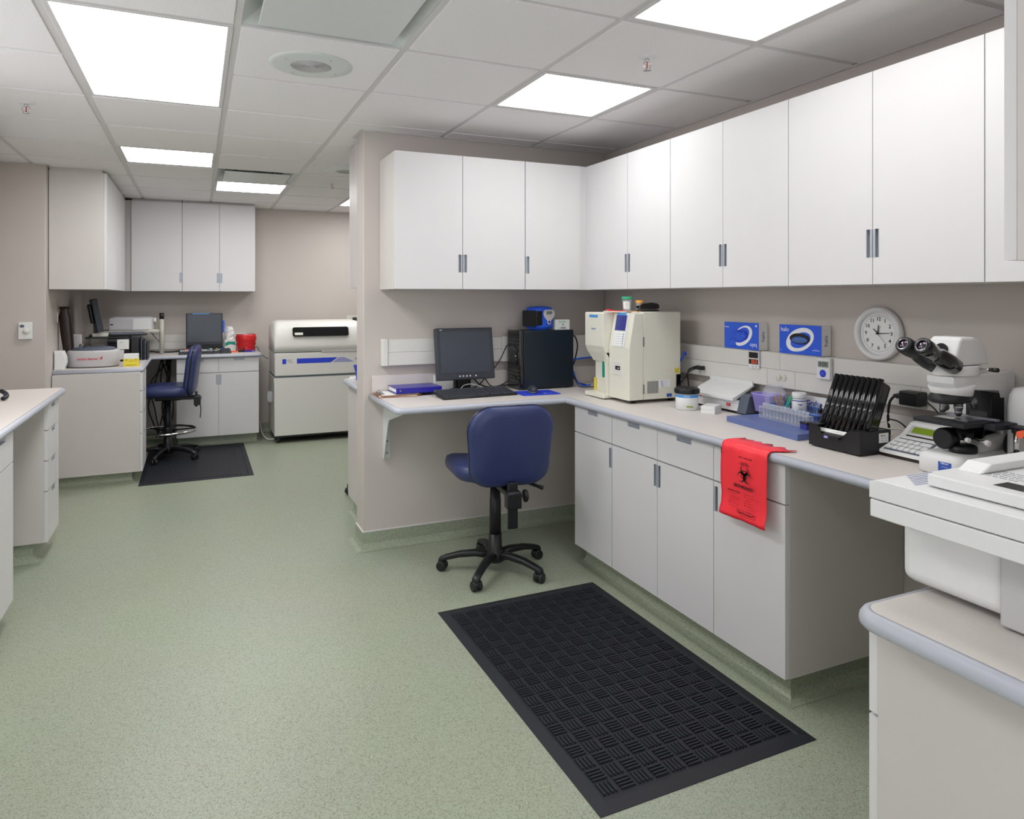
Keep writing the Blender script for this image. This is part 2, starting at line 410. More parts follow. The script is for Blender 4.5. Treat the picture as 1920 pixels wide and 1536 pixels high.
def cabinet(name, label, cat, loc, rz, w, d, z0, z1, fronts, group=None, mc='carc', fill=None):
    t = thing(name, label, cat, (loc[0], loc[1], z0), rz, group)
    MB().box(0, w, 0, d, 0, z1-z0, bev=.001).done('carcass', mc, t)
    for f in fronts:
        k, x0, x1, a, c_, nt = f[:6]; hz = f[6] if len(f) > 6 else None
        front(None, x0, x1, a-z0, c_-z0, nt, t, 'door' if k == 'd' else 'drawer', (hz-z0) if hz else None)
    if z1 > 2.4: MB().box(.004, w-.004, .012, d-.004, z1-z0+.0005, 2.4325-z0).done('top_filler', 'carc', t)
    if fill: MB().box(*fill).done('filler_strip', 'cab', t)
    return t
ZB, ZT, ZS = .105, .8715, .7265
def lower_unit(label, loc, rz, w, n, notches, group, d=.594):
    fr = []
    for i in range(n):
        x0, x1 = w*i/n, w*(i+1)/n
        fr += [('w', x0, x1, ZS+.0015, ZT-.004, 't'), ('d', x0, x1, ZB, ZS-.0015, notches[i], .655)]
    return cabinet('base_cabinet', label, 'cabinet', loc, rz, w, d, ZB, ZT, fr, group)
g = 'base cabinets of the right run'
lower_unit('white single-door base cabinet beside the desk knee space', (1.924, 3.404), -90, .380, 1, 'r', g)
lower_unit('white two-door base cabinet in the middle of the right run', (1.924, 3.023), -90, .761, 2, 'rl', g)
lower_unit('white single-door base cabinet behind the red biohazard bag', (1.924, 2.261), -90, .380, 1, 'l', g)
g = 'wall cabinets above the right worktop'
def upper(label, loc, rz, w, notches, group, z0=1.51, z1=2.262, d=.328, hz=1.655):
    n = len(notches); fr = [('d', w*i/n, w*(i+1)/n, z0, z1, notches[i], hz) for i in range(n)]
    return cabinet('wall_cabinet', label, 'cabinet', loc, rz, w, d, z0, z1, fr, group)
upper('white two-door wall cabinet next to the room corner, above the blood analyser', (2.19, 3.672), -90, .770, 'rl', g)
upper('white two-door wall cabinet above the two blue glove boxes', (2.19, 2.901), -90, .772, 'rl', g)
upper('white two-door wall cabinet above the clock', (2.19, 2.128), -90, .772, 'rl', g)
upper('white wall cabinet at the right edge, nearest of the long row', (2.19, 1.355), -90, .66, 'rl', g)
g = 'wall cabinets above the middle desk'
upper('white two-door wall cabinet above the black monitor', (.98, 3.752), 0, .777, 'rl', g)
upper('white single-door wall cabinet above the computer tower', (1.7585, 3.752), 0, .372, 'l', g)
tag(MB().box(2.1315, 2.1885, 3.745, 4.08, 1.51, 2.262).box(2.174, 2.515, 3.673, 3.745, 1.51, 2.262).done('corner_filler', 'cab'), 'white filler panels closing the corner between the wall cabinets', 'panel')
# near peninsula unit
t = cabinet('base_cabinet', 'white peninsula cabinet under the printer', 'cabinet', (2.2, .900), 180, 1.065, .6, .105, ZT, [('w', .665, 1.065, .70, ZT-.004, 't'), ('d', .665, 1.065, .105, .697, 'l', .6), ('d', .001, .66, .105, ZT-.004, 'n')])
t = cabinet('wall_cabinet', 'grey-white wall cabinet at the upper right edge, closest to the camera', 'cabinet', (2.18, .655), 180, 1.055, .36, 1.52, 2.41, [('d', .53, 1.055, 1.52, 2.41, 'l', 1.66), ('d', 0, .527, 1.52, 2.41, 'r', 1.66)])
# left run
g = 'base cabinets of the left run'
lower_unit('white base cabinet at the left edge before the knee space', (-.769, 2.67), 90, 1.14, 3, 'lrl', g)
DR = [.105, .388, .557, ZS, ZT-.004]
def drawers(label, loc, rz, w, group=None, d=.6, zb=.105):
    return cabinet('drawer_cabinet', label, 'cabinet', loc, rz, w, d, zb, ZT, [('w', 0, w, (DR[i] if i else zb)+.001, DR[i+1]-.001, 't') for i in range(4)], group)
drawers('white four-drawer base cabinet at the end of the left run', (-.769, 4.622), 90, .34)
drawers('white four-drawer base cabinet under the centrifuge in the back corner', (-.405, 6.29), 90, .43, d=.59, zb=.088)
upper('white wall cabinet on the left wall at the photo edge', (-1.09, 3.6), 90, 1.5, 'rlrl', None, 1.525, 2.35, .3)
g = 'wall cabinets in the back corner'
t = cabinet('wall_cabinet', 'tall white wall cabinet with its blank side towards the camera', 'cabinet', (-.64, 6.17), 90, 1.52, .355, 1.525, 2.41, [('d', 0, .76, 1.525, 2.41, 'n'), ('d', .76, 1.52, 1.525, 2.41, 'n')], g)
t = cabinet('wall_cabinet', 'white single-door wall cabinet in the back corner above the printer', 'cabinet', (-.575, 7.78), 0, .449, .335, 1.525, 2.41, [('d', 0, .449, 1.525, 2.41, 'r', 1.66)], g)
t = cabinet('wall_cabinet', 'white two-door wall cabinet above the far monitor', 'cabinet', (-.125, 7.78), 0, .685, .335, 1.525, 2.41, [('d', 0, .342, 1.525, 2.41, 'r', 1.66), ('d', .342, .685, 1.525, 2.41, 'l', 1.66)], g)
tag(MB().box(-.66, -.577, 7.775, 8.11, 1.525, 2.41).done('corner_filler', 'carc'), 'narrow filler panel in the back corner between wall cabinets', 'panel')
lower_unit('white two-door base cabinet under the far monitor', (-.172, 7.52), 0, .748, 2, 'rl', None, d=.59)
# unit behind the middle wall
t = cabinet('base_cabinet', 'white cabinet end peeking out behind the middle wall', 'cabinet', (1.5, 4.88), 180, .545, .59, .105, ZT, [('d', 0, .272, .105, ZT-.004, 'r', .655), ('d', .274, .545, .105, ZT-.004, 'l', .655)])
t = cabinet('wall_cabinet', 'white wall cabinet edge peeking out behind the middle wall', 'cabinet', (1.6, 4.63), 180, .685, .34, 1.525, 2.41, [('d', 0, .34, 1.525, 2.41, 'r', 1.66), ('d', .342, .685, 1.525, 2.41, 'l', 1.66)])
# toe kicks
def toe(name, path, back):
    b = MB(); b.sweep(path, CP); b.box(*back, 0, .104); return struct(b.done(name, 'floor'))
toe('baseboard_right', [(2.51, 1.93), (1.98, 1.93), (1.98, 3.39), (2.2, 3.39)][::-1], (1.981, 2.51, 1.931, 3.389))
toe('baseboard_near', [(1.19, .3), (1.19, .84), (2.19, .84)][::-1], (1.191, 2.19, .3, .839))
base('baseboard_knee', [[(XR, .85), (XR, 1.92)][::-1], [(XR, 3.4), (XR, 4.08)][::-1]])
toe('baseboard_left', [(-.83, 2.69), (-.83, 3.79), (-1.38, 3.79)], (-1.38, -.831, 2.69, 3.789))
toe('baseboard_drawers', [(-1.38, 4.645), (-.83, 4.645), (-.83, 4.95), (-1.38, 4.95)], (-1.38, -.831, 4.646, 4.949))
toe('baseboard_corner', [(-.99, 6.35), (-.47, 6.35), (-.47, 6.70), (-.99, 6.70)], (-.99, -.471, 6.351, 6.699))
toe('baseboard_back', [(-.16, 7.6), (.555, 7.6), (.555, 8.1)], (-.16, .554, 7.601, 8.1))
toe('baseboard_behind', [(1.5, 4.82), (.985, 4.82), (.985, 4.3)][::1], (.986, 1.5, 4.3, 4.819))
base('baseboard_far', [[(.58, YB), (XR, YB)], [(-1.0, 6.72), (-1.0, YB), (-.18, YB)]])
base('baseboard_stub', [[(XL, 6.08), (-1.0, 6.08), (-1.0, 6.29)]])
base('baseboard_knee_left', [[(XL, 3.81), (XL, 4.61)]])
# ================================================================ worktops
NP = [(0, .9045), (.006, .9045), (.013, .901), (.018, .893), (.0195, .886), (.018, .878), (.012, .8725), (0, .8715)]
def arc(cx, cy, r, a0, a1, n=6): return [(cx+r*math.cos(math.radians(a0+(a1-a0)*i/n)), cy+r*math.sin(math.radians(a0+(a1-a0)*i/n))) for i in range(n+1)]
def worktop(label, poly, edge, splash, group=None):
    t = thing('worktop', label, 'worktop', (0, 0, 0), 0, group)
    MB().prism(poly, .8725, .905).done('slab', 'top', t)
    MB().sweep(edge, NP, smooth=True).done('edge_trim', 'nose', t)
    for s in splash: MB().box(*s, .9055, 1.008, bev=.002).done('backsplash', 'top', t)
    return t
R_ = .03; ex, ey, e3, e4 = .932, 3.478, 1.898, .905
fr = [(ex, 4.083)]+arc(ex+.03, ey+.03, .03, 180, 270, 4)+arc(e3-.02, ey-.02, .02, 90, 0, 4)+[(e3, e4)]+arc(1.10+.035, e4-.035, .035, 90, 180, 6)+[(1.10, .29)]
worktop('long U-shaped grey-beige worktop of the desk, right run and peninsula', fr+[(2.518, .29), (2.518, 4.083)], fr, [(.933, 2.498, 4.063, 4.083), (2.498, 2.518, .92, 4.083)])
fr = [(-.752, -.4)]+arc(-.752-.04, 5.13-.04, .04, 0, 90, 5)+[(-1.398, 5.13)]
worktop('grey-beige worktop along the left wall', fr+[(-1.398, -.4)], fr, [])
fr = [(-.999, 6.345)]+arc(-.40-.02, 6.345+.02, .02, 270, 360, 3)+arc(-.385+.005, 7.49-.02, .02, 180, 90, 3)[0:]+arc(.59-.03, 7.49+.03, .03, 270, 360, 4)+[(.59, 8.118)]
worktop('L-shaped worktop in the back corner', fr+[(-.999, 8.118)], fr, [(-.978, .55, 8.098, 8.118)])
fr = [(.94, 4.273)]+arc(.94+.03, 4.92-.03, .03, 180, 90, 4)+[(1.5, 4.92)]
worktop('end of a worktop behind the middle wall', fr+[(1.5, 4.273)], fr[::-1], [])
# steel bracket under the desk
t = thing('shelf_bracket', 'white steel bracket under the left end of the desk', 'bracket', (1.0, 4.084, .55))
sp = [(0, .32), (-.55, .32), (-.55, .315), (-.45, .295), (-.14, .215), (-.115, .19), (-.02, -.03), (0, -.03)]
F = Matrix(((0, 0, 1, 0), (1, 0, 0, 0), (0, 1, 0, 0), (0, 0, 0, 1)))
MB().prism(sp, 0, .003, F).done('web', 'metal', t)
MB().box(.003, .04, -.003, 0, -.03, .32).box(.003, .04, -.55, -.003, .317, .32).done('flange', 'metal', t)
b = MB()
for z in (0, .07, .14): b.cyl((.024, -.002, z), (.024, -.006, z), .006, seg=8)
b.done('screws', 'steel', t)
# wall raceways
def raceway(label, cat, secs, zz, F, proj=.045):
    t = thing('cable_raceway', label, cat, (0, 0, 0))
    z0, zm, z1 = zz
    for (a, c_, up) in secs:
        lo, hi = (zm+.0003, z1) if up else (z0, zm-.0003)
        pr = [(0, lo), (proj, lo), (proj+.0025, lo+.002), (proj+.0025, hi-.002), (proj, hi), (0, hi)]
        b = MB(); b.prism(pr, a+.0008, c_-.0008, F); b.done('cover', 'offwhite', t)
    return t
FX = Matrix(((-1, 0, 0, XR-.001), (0, 0, 1, 0), (0, 1, 0, 0), (0, 0, 0, 1)))
raceway('white two-channel cable raceway along the right wall', 'raceway', [(2.48, 4.03, 1), (.4, 2.48, 1), (2.56, 4.03, 0), (2.39, 2.56, 0), (1.78, 2.39, 0), (1.6, 1.78, 0), (.4, 1.6, 0)], (1.045, 1.127, 1.207), FX, .04)
FY = Matrix(((0, 0, 1, 0), (-1, 0, 0, 4.084), (0, 1, 0, 0), (0, 0, 0, 1)))
t = raceway('white two-channel cable raceway on the middle wall behind the monitor', 'raceway', [(1.02, 1.74, 1), (1.02, 1.74, 0), (1.80, 2.47, 1), (1.80, 2.47, 0)], (1.066, 1.143, 1.218), FY, .04)
MB().box(.985, 1.02, 4.036, 4.084, 1.064, 1.220, bev=.004).done('end_cap', 'offwhite', t)
MB().box(1.74, 1.80, 4.036, 4.084, 1.064, 1.222, bev=.004).done('joint_cover', 'offwhite', t)
FB = Matrix(((0, 0, 1, 0), (-1, 0, 0, YB-.001), (0, 1, 0, 0), (0, 0, 0, 1)))
raceway('white cable raceway on the back wall behind the far monitor', 'raceway', [(-.95, .5, 1), (-.95, .5, 0)], (.93, 1.005, 1.08), FB, .04)
# ================================================================ chairs and mats
def chair(label, loc, rz, seat_h, back_top, tall, base_rot):
    bo = .205 if tall else .265; q_ = bo-.265
    t = thing('task_chair', label, 'chair', loc, rz, None)
    hub = MB().lathe([(.03, .045), (.055, .06), (.055, .10), (.036, .125), (.034, .20), (.03, .2)], 20)
    hub.done('hub', 'black', t)
    for k in range(5):
        A = RZ(base_rot-rz+72*k)
        rings = []
        for (x, z, w, hh) in ((.02, .085, .028, .02), (.10, .095, .024, .018), (.19, .088, .021, .016), (.26, .072, .02, .014), (.295, .058, .02, .016), (.305, .05, .012, .010)):
            rings.append([(x, p[0], z+p[1]) for p in rrect(w*2, hh*2, min(w, hh)*.8, 3)])
        leg = MB().loft(rings, M4=A).done('leg', 'black', t)
        b = MB(); c = A @ Vector((.285, 0, 0)); sw = RZ([20, 70, -30, 110, 45][k]+rz)
        for s in (-1, 1): b.lathe([(.02, -.011), (.0255, -.009), (.0265, 0), (.0255, .009), (.02, .011)], 16, T(c.x, c.y, .0265) @ sw @ T(0, s*.014, 0) @ RX(90))
        b.box(-.026, .006, -.012, .012, .022, .048, bev=.008, M4=T(c.x, c.y, 0) @ sw)
        b.lathe([(.008, .04), (.008, .062)], 8, T(c.x, c.y, 0)); b.done('caster', 'black', leg)
    zs = seat_h-.075
    b = MB(); b.lathe([(.032, .19), (.030, zs*.55+.1), (.028, zs*.55+.102), (.026, zs-.03)], 18)
    b.done('column', 'black', t)
    b = MB().box(-.07, .07, -.12, .10, zs-.05, zs-.012, bev=.012).box(-.16, .16, -.14, .16, zs-.012, zs, bev=.004)
    b.done('seat_mechanism', 'black', t)
    # seat cushion
    rings = []
    for z, k, zz in ((0, .90, 0), (.02, .985, 0), (.045, 1.0, 0), (.066, .97, 0), (.078, .86, 0), (.083, .6, 0), (.084, .2, 0)):
        rings.append([(p[0]*k, p[1]*k+.02, zs+z+(.010*(p[0]/.25)**2 if z > .05 else 0)-(.035*max(0, (p[1]-.12)/.1)**2 if z > .0 else .0)*.4) for p in rrect(.49, .46, .13, 7)])
    MB().loft(rings).done('seat', 'vinyl', t)
    # back
    hb = back_top-seat_h+.085; zc = back_top-hb/2
    def outline(k, dy):
        out = []
        for p in rrect(.46*k, hb*k, .13*k, 8):
            wst = 1-.08*math.exp(-((p[1]+.05)/.09)**2)
            w2 = p[0]*wst; out.append((w2, -bo+dy+.18*p[0]*p[0]*4*.3-(.055*(p[1]/hb)), zc+p[1]))
        return out
    MB().loft([outline(.75, -.052), outline(.90, -.045), outline(.97, -.032), outline(.99, -.018)]).done('back_shell', 'vinyl', t, label='smooth navy back panel')
    MB().loft([outline(.995, -.018), outline(1.0, -.012), outline(.995, -.008)]).done('piping', 'gloss', t)
    MB().loft([outline(.99, -.008), outline(.98, .012), outline(.92, .03), outline(.7, .042), outline(.2, .045)]).done('backrest', 'vinyl', t)
    b = MB(); zb = zs-.02
    b.box(-.035, .035, -.33-q_, -.10, zb-.03, zb, bev=.006)
    b.box(-.038, .038, -.335-q_, -.28-q_, zb-.085, zb-.005, bev=.006); b.done('back_bracket', 'black', t)
    MB().box(-.026, .026, -.308-q_, -.290-q_, zb-.19 if not tall else zb-.10, zc-hb/2+.03, bev=.004).done('back_bar', 'black', t)
    b = MB().cyl((.04, -.305-q_, zb-.03), (.058, -.305-q_, zb-.03), .004, seg=8)
    b.lathe([(.012, 0), (.03, .002), (.032, .01), (.028, .018), (.01, .02)], 16, T(.056, -.305-q_, zb-.03) @ RY(90)); b.done('tension_knob', 'black', t)
    b = MB().tube([(.06, -.08, zb), (.14, -.16, zb-.012), (.20, -.20, zb-.03)], [.007, .007, .009, .012], seg=8, sub=4)
    b.done('lever', 'black', t)
    if tall:
        MB().tube([(.24*math.cos(a), .24*math.sin(a), .255) for a in [i*math.pi/8 for i in range(16)]], .011, seg=8, sub=3, closed=True).done('foot_ring', 'chrome', t)
        b = MB().lathe([(.036, .22), (.040, .23), (.040, .28), (.036, .29)], 18)
        for a in (45, 165, 285): b.cyl((.03*math.cos(math.radians(a)), .03*math.sin(math.radians(a)), .25), (.24*math.cos(math.radians(a)), .24*math.sin(math.radians(a)), .255), .008, seg=8)
        b.done('ring_spokes', 'black', t)
        MB().tube([(-.03, -.33-q_, zb-.06), (-.034, -.34-q_, zb-.12), (-.04, -.335-q_, zb-.2)], .004, sub=3).done('tilt_rod', 'black', t)
    return t
chair('navy vinyl task chair on five casters at the desk under the black monitor', (1.465, 3.49, 0), -6, .60, .93, False, 12)
chair('navy vinyl drafting chair with chrome foot ring in the back corner', (-.235, 7.14, 0), 84, .655, 1.03, True, 34)
def mat_block(label, loc, rz, w, l, kind):
    t = thing('floor_mat', label, 'mat', loc, rz)
    b = MB(); r = lambda s, z: [(s, s, z), (w-s, s, z), (w-s, l-s, z), (s, l-s, z)]
    b.loft([r(0, 0), r(0, .002), r(.040, .0085), r(.043, .0045)], smooth=False); b.done('base', 'rubber', t)
    if kind == 'bars':
        c = .062; nx = int((w-.088)/c); ny = int((l-.088)/c); ox = (w-nx*c)/2; oy = (l-ny*c)/2
        me = MB()
        for i in range(4):
            x0 = .0055+i*.0138
            me.loft([[(x0, .005, 0), (x0+.0088, .005, 0), (x0+.0088, c-.006, 0), (x0, c-.006, 0)], [(x0+.0015, .0065, .006), (x0+.0073, .0065, .006), (x0+.0073, c-.0075, .006), (x0+.0015, c-.0075, .006)]], smooth=False)
        proto = None; n = 0; rest = MB(); cells = []
        for i in range(nx):
            for j in range(ny): cells.append((j, i))
        cells.sort()
        for (j, i) in cells:
            odd = (i+j) % 2
            Mx = T(ox+i*c, oy+j*c, .0045) @ (T(c, 0, 0) @ RZ(90) if odd else Matrix.Identity(4))
            if proto is None:
                proto = me.done('rib_block', 'rubber', t); o = proto; o.matrix_local = Mx; n += 1
            elif n < 290:
                o = proto.copy(); COL.objects.link(o); o.matrix_local = Mx; n += 1
            else:
                vs = [Mx @ v.co for v in proto.data.vertices]; rest._add(vs, [tuple(p.vertices) for p in proto.data.polygons])
        if len(rest.b.verts):
            o = rest.done('far_rib_blocks', 'rubber', t); o['kind'] = 'stuff'
        else: rest.b.free()
    else:
        b = MB(); n = int((l-.12)/.022)
        for i in range(int((w-.12)/.022)):
            x0 = .06+i*.022; b.box(x0, x0+.010, .06, l-.06, .004, .0085)
        o = b.done('ribs', 'rubber', t); o['kind'] = 'stuff'
    return t
mat_block('black rubber anti-fatigue mat with basket-weave ribs in front of the right cabinets', (1.037, 1.705, 0), .6, .835, 1.42, 'bars')
mat_block('black ribbed rubber mat under the drafting chair in the back corner', (-.41, 6.165, 0), 0, .845, 1.42, 'ribs')
# ================================================================ middle desk
ZC = .9055
t = thing('computer_monitor', 'black square flat monitor with five buttons on the middle desk', 'monitor', (1.455, 3.93, ZC), 0)
Mm = T(0, 0, .225) @ RZ(1.5) @ RX(-9)
MB().box(-.182, .182, -.012, .028, -.153, .153, bev=.006, M4=Mm).done('housing', 'speck', t)
MB().box(-.158, .158, -.0135, -.011, -.112, .132, M4=Mm).done('screen', 'screen', t)
b = MB()
for i in range(5): b.lathe([(.0045, 0), (.0045, .003), (.0001, .0032)], 10, Mm @ T(-.045+i*.022+(.014 if i == 4 else 0), -.012, -.133) @ RX(90))
b.done('button', 'white', t)
text('maker_mark', 'acer', (-.148, -.0128, .1425), NY, .010, 'inkwhite', t, M4=Mm, bold=.0002)
MB().box(-.05, .05, .03, .05, 0, .2, bev=.004).box(-.035, .035, .01, .055, .01, .10, bev=.004).done('neck', 'black', t)
MB().lathe([(.105, 0), (.105, .006), (.08, .012), (.03, .014)], 32, T(0, .03, 0)).done('base', 'black', t)
tag(MB().box(1.30, 1.42, 4.035, 4.055, ZC, 1.0, M4=None, bev=.001).done('paper_box', 'paper'), 'white card standing behind the left of the black monitor', 'card')
tag(MB().box(1.52, 1.60, 4.035, 4.055, ZC, .985, bev=.001).done('paper_box', 'paper'), 'white card standing behind the monitor neck', 'card')
def keyboard(label, loc, rz, w, d, mkey, mb, colours=None, tilt=4):
    t = thing('keyboard', label, 'keyboard', loc, rz)
    A = RX(tilt)
    MB().box(-w/2, w/2, -d/2, d/2, .006, .020, bev=.004, M4=A).done('case', mb, t)
    rows = 6; k = .0185; x = -w/2+.012; ksz = d/(rows+.8)
    proto = None
    for r_ in range(rows):
        x = -w/2+.010; y = -d/2+.012+r_*ksz
        lens = {0: [1.3, 1, 1.2, 6, 1.2, 1, 1.3, .3, 1, 1, 1, .3, 2, 1, 1]}.get(r_, [1]*13+[1.6, .3, 1, 1, 1, .3, 1, 1, 1, 1])
        tot = sum(lens); sc = (w-.02)/tot; b = MB() if r_ in () else None
        for q in lens:
            if q > .5:
                if proto is None:
                    proto = MB().loft([[(0, 0, 0), (1, 0, 0), (1, 1, 0), (0, 1, 0)], [(.12, .15, 1), (.88, .15, 1), (.88, .92, 1), (.12, .92, 1)]], smooth=False).done('key', mkey, t); o = proto
                else: o = proto.copy(); COL.objects.link(o)
                if colours and (o is not proto):
                    cc = colours(r_, (x+w/2)/w)
                    if cc:
                        o.data = bpy.data.meshes.get('key_'+cc) or o.data.copy(); o.data.name = 'key_'+cc; o.data.materials[0] = M[cc]
                o.matrix_local = A @ T(x, y, .0195) @ Matrix.Diagonal((q*sc-.001, ksz-.001, .007, 1))
            x += q*sc
    return t
t = keyboard('black keyboard in front of the square black monitor', (1.45, 3.745, ZC), 3, .455, .17, 'speck', 'black', None, 7)
MB().box(-.222, .222, .068, .082, .019, .026, M4=RX(7), bev=.002).done('rear_strip', 'silver', t)
t = thing('mouse_pad', 'royal blue mouse pad to the right of the black keyboard', 'mouse pad', (1.815, 3.70, ZC), -4)
MB().prism(rrect(.235, .19, .012), 0, .003).done('mat', 'pad', t)
text('lettering', '(\u25cb -----', (.05, -.05, .0031), ((1, 0, 0), (0, 1, 0)), .018, 'inkwhite', t)
t = thing('mouse', 'dark grey computer mouse on the blue pad', 'mouse', (1.79, 3.70, ZC+.0032), -12)
MB().sphere((0, 0, .0165), .03, (.95, 1.75, .95)).box(-.001, .001, .0, .045, .028, .031).done('body', 'speck', t)
b = MB().sphere((0, 0, .008), .029, (1, 1.78, .55)); b.done('side_band', 'silver', t)
# binder and clipboards
t = thing('clipboard', 'stack of brown clipboards with papers at the left end of the desk', 'clipboard', (1.045, 3.955, ZC), 0)
for i in range(2):
    A = T(-.005+i*.012, .006*i, i*.0075) @ RZ(3*i-2)
    MB().box(-.115, .115, -.095, .095, 0, .003, M4=A).done('board', 'wood', t)
    MB().box(-.105, .105, -.085, .085, .0032, .006, M4=A).done('paper', 'paper', t)
    b = MB().box(-.112, -.085, -.05, .05, .006, .009, M4=A); b.tube([A @ Vector(p) for p in ((-.112, -.03, .008), (-.10, -.03, .022), (-.09, -.03, .008))], .0015, sub=3); b.tube([A @ Vector(p) for p in ((-.112, .03, .008), (-.10, .03, .022), (-.09, .03, .008))], .0015, sub=3)
    b.done('clip', 'steel', t)
t = thing('ring_binder', 'dark blue ring binder lying beside the clipboards, spine to the camera', 'binder', (1.155, 3.965, ZC+.0175), 1)
MB().box(-.135, .135, -.095, .085, 0, .003, bev=.001).done('bottom_cover', 'navy', t)
MB().box(-.135, .135, -.095, .085, .027, .030, bev=.001).done('top_cover', 'navy', t)
MB().box(-.135, .135, -.098, -.095, .0, .03, bev=.001).done('spine', 'navy', t)
MB().box(-.128, .130, -.09, .080, .004, .026).done('paper_stack', 'paper', t)
MB().lathe([(.006, 0), (.006, .001), (.003, .001)], 12, T(-.11, -.098, .016) @ RX(90)).done('finger_ring', 'steel', t)
# tower
t = thing('computer_tower', 'black desktop computer tower lying across the right of the desk', 'computer', (1.955, 3.93, ZC), 0)
MB().box(-.155, .185, -.09, .09, .006, .358, bev=.003).done('case', 'tower', t)
MB().box(-.185, -.155, -.092, .092, .003, .361, bev=.008).done('front_bezel', 'gloss', t)
b = MB().box(-.190, -.184, -.055, .055, .15, .235, bev=.003); b.done('drive_door', 'black', t)
b = MB()
for i in range(5): b.box(-.1875, -.184, -.075, .075, .035+i*.022, .043+i*.022)
b.done('vents', 'black', t)
b = MB()
for i in range(4): b.box(-.1875, -.184, -.075, .075, .262+i*.022, .280+i*.022, bev=.002)
b.done('drive_bay', 'black', t)
MB().box(.148, .156, -.0925, -.09, .13, .21, bev=.002).done('side_latch', 'black', t)
text('maker_mark', 'acer', (-.1905, -.045, .205), NX, .013, 'inkwhite', t)
MB().box(-.1908, -.190, -.062, -.052, .18, .19).done('badge', 'silver', t)
b = MB()
for sx in (-.15, .15):
    for sy in (-.07, .07): b.box(sx-.012, sx+.012, sy-.012, sy+.012, 0, .006)
b.done('feet', 'black', t)
ZT2 = ZC+.3585
# blue centrifuge
t = thing('mini_centrifuge', 'royal blue and black mini centrifuge on top of the computer tower', 'centrifuge', (1.945, 3.93, ZT2), 10)
rings = []
for z, k in ((.012, .93), (.02, .97), (.06, 1.0), (.115, .98), (.135, .90), (.144, .6), (.146, .2)): rings.append([(p[0]*k, p[1]*k, z) for p in rrect(.155, .15, .05, 6)])
MB().loft(rings).done('body', 'blue', t)
MB().lathe([(.06, 0), (.066, .006), (.066, .014)], 24).done('base', 'blue', t)
rings = [[(-.0795+p[0]*.0, p[0]*k2, .075+p[1]) for p in rrect(.12, .105, .03, 4)] for k2 in (1, .95)]
b = MB().prism(rrect(.140, .100, .012, 5), 0, .004, frame((-.0765, -.005, .070), (0, -1, 0), (0, 0, 1))); b.done('side_panel', 'black', t)
MB().box(-.078, -.030, -.0772, -.070, .03, .118, bev=.006).done('front_wrap', 'black', t)  # black wrap of the casing at its front left
sh = [(-.032, .02), (-.036, .005), (-.03, -.012), (-.012, -.03), (-.010, -.045), (0, -.052), (.010, -.045), (.012, -.03), (.03, -.012), (.036, .005), (.032, .02), (.02, .026), (-.02, .026)]
plate([(1.2*p[0], 1.2*p[1]) for p in sh], (.018, -.0782, .094), NY, 'silver', 'control_panel', t, .003).data.materials[0] = M['grey']
plate(rrect(.044, .022, .003), (.018, -.0815, .106), NY, 'lcdgrey', 'display', t)
text('digits', '12:00', (.018, -.0824, .106), NY, .017, 'ink', t)
MB().lathe([(.0075, 0), (.0075, .003), (.0001, .0035)], 14, frame((.018, -.081, .050), *NY)).done('button', 'navy', t)
b = MB()
for x in (-.036+.018, .036+.018):
    for z in (.10, .088): b.lathe([(.003, 0), (.003, .002)], 8, frame((x, -.081, z), *NY))
b.done('small_button', 'white', t)
t = thing('specimen_box', 'small white carton with green print beside the blue centrifuge', 'box', (2.082, 3.91, ZT2), 0)
MB().box(-.052, .052, -.03, .03, 0, .062, bev=.001).done('carton', 'paper', t)
text('lettering', 'BioPak\n  \u25b2', (-.0, -.0305, .040), NY, .017, 'green', t)
text('small_print', '--  |||||||||||||', (0, -.0305, .012), NY, .011, 'inkgrey', t, bold=.0003)
# cables on the desk
def cable(name, label, pts, r, m='black', group=None): return tag(MB().tube(pts, r, seg=8, sub=7).done(name, m), label, 'cable', group)
cable('power_cable', 'black monitor cable looping from the tower down to the desk', [(1.765, 4.0, 1.165), (1.74, 3.97, 1.16), (1.68, 3.95, 1.07), (1.62, 3.98, .99), (1.56, 4.0, .925), (1.50, 4.02, .915)], .0035)
cable('power_cable', 'thick black cable lying behind the keyboard', [(1.52, 3.97, .985), (1.56, 3.96, .94), (1.64, 3.99, .917), (1.75, 4.02, .918), (1.8, 4.045, .915)], .004)
cable('power_cable', 'black cable crossing from the monitor to the tower base', [(1.60, 3.98, .98), (1.64, 3.97, .925), (1.71, 3.95, .935), (1.77, 3.93, .99), (1.80, 4.05, 1.02)], .0035)
cable('keyboard_cable', 'thin grey keyboard cable arching under the monitor', [(1.38, 3.81, .925), (1.42, 3.86, .95), (1.48, 3.87, .955), (1.55, 3.86, .93), (1.58, 3.90, .912)], .002, 'grey')
cable('power_cable', 'black tower cable hanging between the tower and the analyser', [(2.142, 3.9, 1.22), (2.17, 3.88, 1.22), (2.19, 3.88, 1.16), (2.18, 3.9, 1.06), (2.17, 3.93, 1.0), (2.2, 3.9, .93), (2.24, 3.85, .915)], .0045)
cable('network_cable', 'blue network cable from the tower to behind the analyser', [(2.142, 3.92, 1.05), (2.17, 3.90, 1.07), (2.25, 3.9, 1.08), (2.4, 3.95, 1.08)], .006, 'blue')
cable('network_cable', 'blue cable drooping beside the analyser foot', [(2.142, 3.9, 1.03), (2.16, 3.88, 1.0), (2.17, 3.86, .95), (2.2, 3.84, .915), (2.26, 3.84, .915)], .005, 'blue')
cable('power_cable', 'thin black cable loop on the worktop beside the tower', [(2.142, 3.88, 1.0), (2.165, 3.86, .96), (2.17, 3.82, .913), (2.23, 3.78, .911), (2.28, 3.8, .911)], .003)
